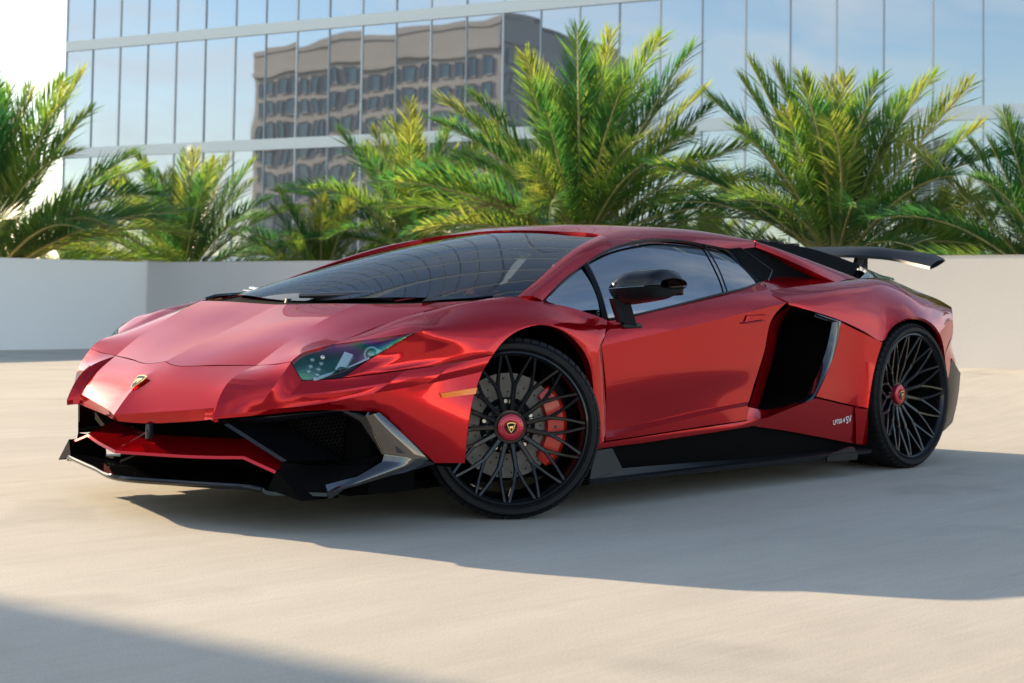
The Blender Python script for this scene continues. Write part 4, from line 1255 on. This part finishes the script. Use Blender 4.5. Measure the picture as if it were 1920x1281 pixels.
# intake frame
fo_ = [(1.017,0.47,0.37), (0.941,0.585,0.385), (0.837,0.685,0.4), (0.725,0.775,0.414), (0.708,0.788,0.416), (0.675,0.842,0.396), (0.639,0.855,0.328), (0.61,0.868,0.262)]
fi_ = [(0.935,0.5,0.356), (0.896,0.585,0.363), (0.822,0.665,0.38), (0.72,0.752,0.396), (0.712,0.765,0.396), (0.684,0.82,0.369), (0.648,0.838,0.311), (0.613,0.852,0.261)]
panel('intake_frame', patch([fi_, [lerp(a, b, .5, (.006, .004, .002)) for a, b in zip(fi_, fo_)], fo_], 3, 3, sc=(3, 4, 5)), GB, car, gap=.0005, skirt=.02, smooth=25)
gr = [(0.867,0.49,0.352), (0.678,0.7,0.39), (0.633,0.765,0.352), (0.566,0.805,0.259), (0.582,0.78,0.225), (0.693,0.66,0.215)]
gr = [off(p, -.05, -.03, 0) for p in gr]
for s in (1, -1):
    g2 = [Vector((p[0], p[1] * s, p[2])) for p in gr]
    # honeycomb mesh: short bars on a plane, kept inside the outline
    c = sum(g2, Vector()) / 6
    u_ = (g2[1] - g2[0]).normalized(); w_ = (g2[3] - g2[0]); n_ = u_.cross(w_).normalized(); v_ = n_.cross(u_)
    poly = [((p - c).dot(u_), (p - c).dot(v_)) for p in g2]
    def inside(x, y):
        r_ = False
        for i in range(6):
            (x1, y1), (x2, y2) = poly[i], poly[(i + 1) % 6]
            if (y1 > y) != (y2 > y) and x < (x2 - x1) * (y - y1) / (y2 - y1) + x1: r_ = not r_
        return r_
    vs, fs = [], []
    a = .0085
    for i in range(-40, 41):
        for j in range(-30, 31):
            cx = i * a * 1.732 + (j % 2) * a * .866; cy = j * a * 1.5
            if not inside(cx, cy): continue
            k0 = len(vs)
            for k in range(6):
                an = math.pi / 6 + k * math.pi / 3
                for rr, dd in ((a * .99, .004), (a * .76, .004), (a * .76, -.006)):
                    vs.append(c + u_ * (cx + rr * math.cos(an)) + v_ * (cy + rr * math.sin(an)) + n_ * dd)
            for k in range(6):
                l_ = (k + 1) % 6
                fs += [(k0 + 3 * k, k0 + 3 * k + 1, k0 + 3 * l_ + 1, k0 + 3 * l_), (k0 + 3 * k + 1, k0 + 3 * k + 2, k0 + 3 * l_ + 2, k0 + 3 * l_ + 1)]
    o = obj_pd('grille_mesh', vs, fs, SB, car)
    tag(o, kind='stuff')
    # backing a little behind, tied to the frame
    bk = [p - n_ * (n_.dot(Vector((1, s, 0))) > 0 and .03 or -.03) for p in g2]
    frp = [Vector((p[0], p[1] * s, p[2])) for p in (fi_[0], fi_[3], fi_[5], fi_[7], (0.646,0.855,0.236), (0.725,0.7,0.221))]
    obj_pd('intake_duct', [tuple(p) for p in bk] + [tuple(p) for p in frp], [(0, 1, 2, 3, 4, 5)] + [(i, (i + 1) % 6, 6 + (i + 1) % 6, 6 + i) for i in range(6)], MB, car)
# diagonal strut between centre mouth and corner intake
st0, st1 = (1.014,0.465,0.37), (0.893,0.672,0.24)
panel('intake_strut', patch([[st0, st1], [off(st0, -.012, .012, .004), off(st1, -.012, .012, .004)], [off(st0, -.20, .06, 0), off(st1, -.22, .03, 0)]], 6, 3, sr=(1,)), GB, car, gap=0, skirt=.006, out=(1, 1, 0))
panel('corner_floor', patch([[st1, (0.725,0.7,0.221), (0.612,0.853,0.261)], [lerp(st1, sp_c, .6, (-.01, 0, 0)), (0.848,0.75,0.175), (0.684,0.845,0.202)], [sp_c, (0.877,0.745,0.146), (0.816,0.822,0.147)]], 4, 4), MB, car, gap=0, skirt=.0)
cl_ = [(0.952,0.645,0.156), sp_c, (0.877,0.745,0.145), (0.817,0.824,0.145)]
panel('corner_lip', patch([[off(p, -.05, -.02, .004) for p in cl_], cl_, [off(p, .002, 0, -.012) for p in cl_], [off(p, -.06, -.02, -.022) for p in cl_]], 4, 3, sr=(1, 2)), GB, car, gap=0, skirt=0, out=(1, 1, 0))
# dark radiator and inner structure
box('radiator', .55, .62, -.80, .80, .12, .41, MB, car)
box('front_structure', .41, .549, -.80, .80, .12, .50, MB, car)
box('floor_pan', -3.30, .62, -.70, .70, .105, .135, MB, car)
for s in (1, -1):
    box('sill_core', -2.20, -.40, min(s * .70, s * .90), max(s * .70, s * .90), .105, .30, MB, car)
    ft = [(.935, .65, .150), (.905, .80, .122), (.925, .685, .215)]
    obj_pd('splitter_fin', [(p[0], p[1] * s, p[2]) for p in ft] + [(p[0] - .16, p[1] * s, p[2]) for p in ft],
           [(0, 1, 2), (5, 4, 3), (0, 3, 4, 1), (1, 4, 5, 2), (2, 5, 3, 0)], MB, car)

# ---- emblem on the nose
em = empty('nose_emblem', parent=car)
ec_ = Vector((1.04,0,0.477))
en = Vector((.66, 0, .75)).normalized()
def shield(sz, n_=1):
    pts = []
    for t in np.linspace(0, 1, 9): pts.append((-.46 + .92 * t, .5 + .07 * math.sin(math.pi * t)))
    for t in np.linspace(0, 1, 10)[1:]: pts.append((.46 - .04 * t - .42 * t ** 2.2, .5 - 1.08 * t))
    for t in np.linspace(1, 0, 10)[1:-1]: pts.append((-(.46 - .04 * t - .42 * t ** 2.2), .5 - 1.08 * t))
    return [(x * sz, y * sz) for x, y in pts]
def plate(name, pts, mat, parent, mw, h):
    k = len(pts)
    vs = [(x, y, 0) for x, y in pts] + [(x * .96, y * .96, h) for x, y in pts]
    o = obj_pd(name, vs, [tuple(range(k, 2 * k))] + [(i, (i + 1) % k, k + (i + 1) % k, k + i) for i in range(k)], mat, parent)
    o.matrix_local = mw
    return o
BULL = [(-.30, -.05), (-.22, .12), (-.02, .20), (.12, .16), (.22, .24), (.30, .18), (.26, .06), (.18, .0), (.20, -.20), (.10, -.16), (.06, -.04), (-.08, -.06), (-.10, -.24), (-.20, -.22), (-.18, -.06), (-.26, .0)]
def badge(parent, fm, sz):
    plate('badge_rim', shield(sz), M['gold'], parent, fm, .003)
    plate('badge_field', shield(sz * .86), GB, parent, fm @ Matrix.Translation((0, 0, .0012)), .0026)
    plate('bull_mark', [(x * sz, y * sz + .05 * sz) for x, y in BULL], M['gold'], parent, fm @ Matrix.Translation((0, 0, .003)), .0016)
badge(em, frame(ec_ + en * .004, (0, 1, 0), en), .062)

# ---- rear end
rf = [[(-3.53, 0, .80), (-3.53, .4, .797), (-3.52, .70, .79)], [(-3.56, 0, .62), (-3.55, .4, .62), (-3.42, .80, .62)], [(-3.50, 0, .36), (-3.48, .5, .36), (-3.38, .84, .42)], [(-3.30, 0, .16), (-3.28, .5, .16), (-3.20, .84, .20)]]
panel('rear_fascia', patch([mir(r) for r in rf], 4, 4), SB, car, mirror=False, gap=0, skirt=.02)
panel('rear_fascia_corner', patch([[Q[0][-1], (-3.52, .70, .79)], [Q[1][-1], (-3.47, .76, .70)], [Q[2][-1], (-3.42, .80, .62)]], 3, 3), RED, car, gap=0, skirt=0)
dc = [[(-3.178,0.945,0.526), (-3.256,0.93,0.48), (-3.381,0.885,0.442)], [(-3.078,0.975,0.404), (-3.165,0.955,0.327), (-3.352,0.885,0.308)], [(-3.066,0.94,0.148), (-3.152,0.92,0.158), (-3.295,0.885,0.187)]]
panel('diffuser_corner', patch(dc, 5, 6), SB, car, gap=0, skirt=.04, smooth=35)
for y in (-.45, -.15, .15, .45):
    box('diffuser_fin', -3.55, -3.20, y - .006, y + .006, .14, .30, SB, car)

# ---- rear wing
wing = empty('rear_wing', parent=car)
wl0 = [(-3.255, 0, 1.072), (-3.26, .30, 1.070), (-3.375,0.46,1.058), (-3.341,0.62,1.029), (-3.275,0.765,1.004)]
wt0 = [(-3.52, 0, 1.128), (-3.52, .30, 1.124), (-3.52,0.405,1.11), (-3.52,0.551,1.095), (-3.52,0.651,1.077), (-3.52,0.722,1.048)]
wt0 = [wt0[0], wt0[1], wt0[2], wt0[4], wt0[5]]
wmid = [lerp(a, b, .5, (0, 0, .012)) for a, b in zip(wl0, wt0)]
wlo = [lerp(a, b, .5, (0, 0, -.016)) for a, b in zip(wl0, wt0)]
wll = [off(p, .004, 0, -.016) for p in wl0]
wtl = [off(p, 0, 0, -.006) for p in wt0]
panel('wing_blade', patch([mir(r) for r in (wt0, wmid, wl0, wll, wlo, wtl)], 4, 4, sr=(2, 3)), SB, wing, mirror=False, gap=0, skirt=0, smooth=32, out=(0, 0, 1))
for s in (1, -1):
    sv = [(-3.30, .30, 1.06), (-3.40, .30, 1.085), (-3.30, .36, .88), (-3.16, .34, .88)]
    vs = [(p[0], s * (p[1] + d), p[2]) for d in (-.012, .012) for p in sv]
    obj_pd('wing_strut', vs, [(0, 1, 2, 3), (7, 6, 5, 4), (0, 4, 5, 1), (1, 5, 6, 2), (2, 6, 7, 3), (3, 7, 4, 0)], CB, wing)

# ---- wheel wells
for (x, r_, y0, y1) in ((0, .385, .50, .955), (-2.68, .405, .48, .975)):
    for s in (1, -1):
        vs, fs = [], []
        n = 24
        for k in range(n + 1):
            a = math.pi * (-.12 + 1.24 * k / n)
            vs += [(x + r_ * math.cos(a), s * y0, .35 + r_ * math.sin(a)), (x + r_ * math.cos(a), s * y1, .35 + r_ * math.sin(a))]
        fs = [(2 * k, 2 * k + 1, 2 * k + 3, 2 * k + 2) for k in range(n)] + [tuple(range(0, 2 * n + 2, 2))]
        obj_pd('wheel_well', vs, fs, MB, car)

# ---- cabin
box('dashboard', -.62, .12, -.62, .62, .60, .745, M['leather'], car, .03)
for s in (1, -1):
    seat = empty('seat', (-1.28, s * .36, .20), parent=car)
    bm = bmesh.new(); bm_box(bm, -.15, .40, -.24, .24, .0, .18, .05); obj_bm('cushion', bm, M['leather'], seat, 40)
    bm = bmesh.new(); bm_box(bm, -.10, .08, -.24, .24, 0, .55, .05)
    bmesh.ops.transform(bm, matrix=Matrix.Translation((-.14, 0, .1)) @ Matrix.Rotation(R(-24), 4, 'Y'), verts=bm.verts)
    obj_bm('backrest', bm, M['leather'], seat, 40)
    bm = bmesh.new(); bm_box(bm, -.05, .06, -.13, .13, 0, .20, .04)
    bmesh.ops.transform(bm, matrix=Matrix.Translation((-.37, 0, .60)) @ Matrix.Rotation(R(-20), 4, 'Y'), verts=bm.verts)
    obj_bm('headrest', bm, M['grey_leather'], seat, 40)
sw = lathe('steering_wheel', [(.17 + .016 * math.cos(a), .016 * math.sin(a)) for a in np.linspace(0, 2 * math.pi, 9)[:-1]], M['leather'], car, 32, 'Y', 60, True)
sw.location = (-.68, .36, .72); sw.rotation_euler = (0, R(-25), R(90))
box('rear_bulkhead', -1.95, -1.90, -.66, .66, .15, .98, MB, car)
box('cabin_floor', -1.95, .2, -.72, .72, .136, .16, MB, car)
for s in (1, -1):
    box('door_card', -1.40, -.30, min(s * .74, s * .80), max(s * .74, s * .80), .16, .70, M['leather'], car)

# ---- wheels
def make_wheel(name, tr, tw, rr, hub_in, concave, nspk=15):
    """axle along +y (outboard). returns an Empty-free wheel: barrel mesh with children"""
    h = tw / 2
    w = lathe(name, [(rr - .001, h - .008), (rr + .004, h - .004), (rr + .010, h - .006), (rr + .010, h - .016), (rr + .003, h - .022), (rr - .002, h - .04), (rr - .004, h - .10), (rr - .006, -h + .03), (rr + .008, -h + .01), (rr + .008, -h + .004), (rr - .012, -h + .01), (rr - .014, 0), (rr - .010, h - .09), (rr - .006, h - .02)], M['rim'], None, 96, 'Y', 40, True)
    # tyre with sidewall bulge, shoulder and grooves
    pr = [(rr - .004, h - .022), (rr + .014, h - .010), (rr + (tr - rr) * .35, h + .004), (rr + (tr - rr) * .62, h + .004), (tr - .016, h - .010), (tr - .007, h - .022)]
    y = h - .022
    gs = np.linspace(-h + .05, h - .05, 4)
    for g in gs[::-1]:
        pr += [(tr - .001, g + .009), (tr - .001, g + .005), (tr - .008, g + .004), (tr - .008, g - .004), (tr - .001, g - .005)]
    pr += [(tr - .007, -h + .022), (tr - .016, -h + .010), (rr + (tr - rr) * .5, -h - .004), (rr + .01, -h + .01), (rr - .004, -h + .022)]
    ty = lathe('tyre', pr, M['tyre'], w, 128, 'Y', 32)
    # shoulder blocks: short cross grooves drawn as thin raised lugs
    vs, fs = [], []
    nl = 64
    for k in range(nl):
        a0 = 2 * math.pi * (k + .08) / nl; a1 = 2 * math.pi * (k + .92) / nl
        b = len(vs)
        for a in (a0, a1):
            for r_, yy in ((tr - .014, h - .006), (tr - .004, h - .014), (tr + .0005, h - .030), (tr + .0005, h - .055), (tr - .012, h - .055)):
                vs.append((r_ * math.cos(a), yy, r_ * math.sin(a)))
        for j in range(4): fs.append((b + j, b + j + 1, b + 6 + j, b + 5 + j))
        fs += [(b, b + 5, b + 9, b + 4), (b, b + 1, b + 2, b + 3, b + 4), (b + 9, b + 8, b + 7, b + 6, b + 5)]
    tag(obj_pd('tread_blocks', vs, fs, M['tyre'], w), kind='stuff')
    # spokes
    yo = h - .010                     # at the rim
    yn = h - .030 - concave * .45     # at the fork
    yi = h - .030 - concave           # at the hub
    fork, rin, rout = rr * .58, .062, rr - .002
    half = math.pi / nspk
    sect = []
    def sweep(path, wid, dep):
        vs, fs = [], []
        for i, ((r_, a, y_), w_, d_) in enumerate(zip(path, wid, dep)):
            tdir = Vector((-math.sin(a), 0, math.cos(a)))
            # direction of travel in the wheel plane
            j, k = max(i - 1, 0), min(i + 1, len(path) - 1)
            p0 = Vector((path[j][0] * math.cos(path[j][1]), 0, path[j][0] * math.sin(path[j][1])))
            p1 = Vector((path[k][0] * math.cos(path[k][1]), 0, path[k][0] * math.sin(path[k][1])))
            t = (p1 - p0).normalized(); s_ = Vector((-t.z, 0, t.x))
            p = Vector((r_ * math.cos(a), y_, r_ * math.sin(a)))
            for u_, v_ in ((-.5, -d_), (-.5, -.003), (-.30, 0), (.30, 0), (.5, -.003), (.5, -d_)):
                vs.append(p + s_ * (w_ * u_) + Vector((0, v_, 0)))
        m = 6
        for i in range(len(path) - 1):
            for k in range(m):
                l_ = (k + 1) % m
                fs.append((i * m + k, i * m + l_, (i + 1) * m + l_, (i + 1) * m + k))
        fs += [tuple(range(m)), tuple((len(path) - 1) * m + k for k in range(m))[::-1]]
        return vs, fs
    V, F = [], []
    for path, wid, dep in (
        ([(rin, 0, yi), (fork * .6, 0, yi + (yn - yi) * .35), (fork * .85, 0, yn - .004), (fork, 0, yn)], [.021, .018, .017, .019], [.03, .03, .026, .022]),
        ([(fork - .006, 0, yn), (fork + (rout - fork) * .5, half * .52, (yn + yo) / 2 + .003), (rout, half * .86, yo)], [.014, .0115, .013], [.022, .018, .016]),
        ([(fork - .006, 0, yn), (fork + (rout - fork) * .5, -half * .52, (yn + yo) / 2 + .003), (rout, -half * .86, yo)], [.014, .0115, .013], [.022, .018, .016])):
        v, f = sweep(path, wid, dep)
        b = len(V); V += v; F += [tuple(i + b for i in q) for q in f]
    me = bpy.data.meshes.new('spoke')
    me.from_pydata([tuple(v) for v in V], [], F); me.update()
    me.materials.append(M['rim'])
    me.polygons.foreach_set('use_smooth', [True] * len(me.polygons)); me.set_sharp_from_angle(angle=R(35))
    for k in range(nspk):
        o = bpy.data.objects.new('spoke', me); link(o); o.parent = w
        o.rotation_euler = (0, 2 * math.pi * k / nspk + .04, 0)
    # hub and centre lock
    lathe('hub', [(0, yi - .005), (.030, yi - .003), (.060, yi - .004), (.070, yi - .014), (.072, yi - .05), (.0, yi - .05)], M['rim'], w, 48)
    cl = lathe('centre_lock', [(.0, yi + .016), (.024, yi + .016), (.026, yi + .012), (.036, yi + .012), (.047, yi + .008), (.050, yi + .001), (.050, yi - .02)], M['cap_red'], w, 64)
    vs, fs = [], []
    for k in range(24):
        a = 2 * math.pi * k / 24
        for (r_, da) in ((.030, -.045), (.043, -.06), (.043, .06), (.030, .045)):
            yy = yi + .0128 - (.003 if r_ > .036 else 0)
            vs.append((r_ * math.cos(a + da), yy, r_ * math.sin(a + da)))
        fs.append((4 * k, 4 * k + 1, 4 * k + 2, 4 * k + 3))
    obj_pd('lock_teeth', vs, fs, MB, w)
    lathe('cap_disc', [(0, yi + .0185), (.021, yi + .0175), (.024, yi + .015)], GB, w, 40)
    fm = frame(Vector((0, yi + .0188, 0)), (-1, 0, 0), (0, 1, 0))
    plate('badge_shield', shield(.034), M['gold'], w, fm, .001)
    plate('badge_field', shield(.027), GB, w, fm @ Matrix.Translation((0, 0, .0006)), .0010)
    plate('bull_mark', [(x * .030, y * .030) for x, y in BULL], M['gold'], w, fm @ Matrix.Translation((0, 0, .0014)), .0006)
    va = tube('valve', [((rr - .03) * math.cos(-1.5), h - .05, (rr - .03) * math.sin(-1.5)), ((rr - .045) * math.cos(-1.5), h - .04, (rr - .045) * math.sin(-1.5))], .005, M['steel'], w, 8)
    # brake: disc with drilled holes, bell, bolts
    yd = yi - .075 if concave < .09 else yi - .05
    dr = rr * .72
    lathe('brake_disc', [(.10, yd), (dr, yd), (dr, yd - .03), (.10, yd - .03)], M['disc'], w, 72, 'Y', 30, True)
    lathe('disc_bell', [(.0, yd + .02), (.085, yd + .02), (.105, yd + .004), (.105, yd - .01)], M['lamp_dark'], w, 48)
    vs, fs = [], []
    for k in range(20):
        for q, r_ in enumerate((.125, .150, .175)):
            a = 2 * math.pi * (k + q * .33) / 20
            b = len(vs)
            for j in range(8):
                an = j * math.pi / 4
                vs.append((r_ * math.cos(a) + .0035 * math.cos(an), yd + .0008, r_ * math.sin(a) + .0035 * math.sin(an)))
            fs.append(tuple(range(b, b + 8)))
    tag(obj_pd('disc_holes', vs, fs, MB, w), kind='stuff')
    for k in range(10):
        a = 2 * math.pi * k / 10 + .2
        vs, fs = tube_data([(.092 * math.cos(a), yd + .012, .092 * math.sin(a)), (.092 * math.cos(a), yd + .026, .092 * math.sin(a))], .0075, 8)
        obj_pd('disc_bolt', vs, fs, M['steel'], w, 40)
    return w, yd, dr
def caliper(w, yd, dr, a0, a1, writing=False):
    vs, fs = [], []
    n = 14
    prof = [(-.045, .016), (-.038, .038), (.020, .042), (.034, .030), (.036, -.03), (-.045, -.03)]
    for k in range(n + 1):
        a = a0 + (a1 - a0) * k / n
        tp_ = 1 - .35 * abs(2 * k / n - 1) ** 4
        for dr_, dy in prof:
            r_ = dr - .008 + dr_ * tp_
            vs.append((r_ * math.cos(a), yd + dy * (tp_ if dy > 0 else 1), r_ * math.sin(a)))
    m = len(prof)
    for k in range(n):
        for j in range(m):
            l_ = (j + 1) % m
            fs.append((k * m + j, k * m + l_, (k + 1) * m + l_, (k + 1) * m + j))
    fs += [tuple(range(m)), tuple(n * m + j for j in range(m))[::-1]]
    c = obj_pd('caliper', vs, fs, M['caliper'], w, 25)
    for t in (.12, .5, .88):
        a = a0 + (a1 - a0) * t
        vs, fs = tube_data([((dr - .02) * math.cos(a), yd + .036, (dr - .02) * math.sin(a)), ((dr - .02) * math.cos(a), yd + .046, (dr - .02) * math.sin(a))], .006, 8)
        obj_pd('caliper_bolt', vs, fs, M['lamp_dark'], w, 40)
    return c
STEER = -.63
wf, yd, dr = make_wheel('front_wheel', .3305, .255, .270, .0, .035)
caliper(wf, yd, dr, math.pi - .78, math.pi + .80)
wf.parent = car; wf.location = (0, .858, .3305); wf.rotation_euler = (0, 0, STEER)
wr, yd, dr = make_wheel('rear_wheel', .3555, .345, .295, .0, .055)
caliper(wr, yd, dr, -.55, .75)
wr.parent = car; wr.location = (-2.69, .834, .3555)
w2 = copy_tree(wf, car); w2.location = (0, -.858, .3305); w2.rotation_euler = (0, 0, STEER + math.pi)
w3 = copy_tree(wr, car); w3.location = (-2.69, -.834, .3555); w3.rotation_euler = (0, 0, math.pi)
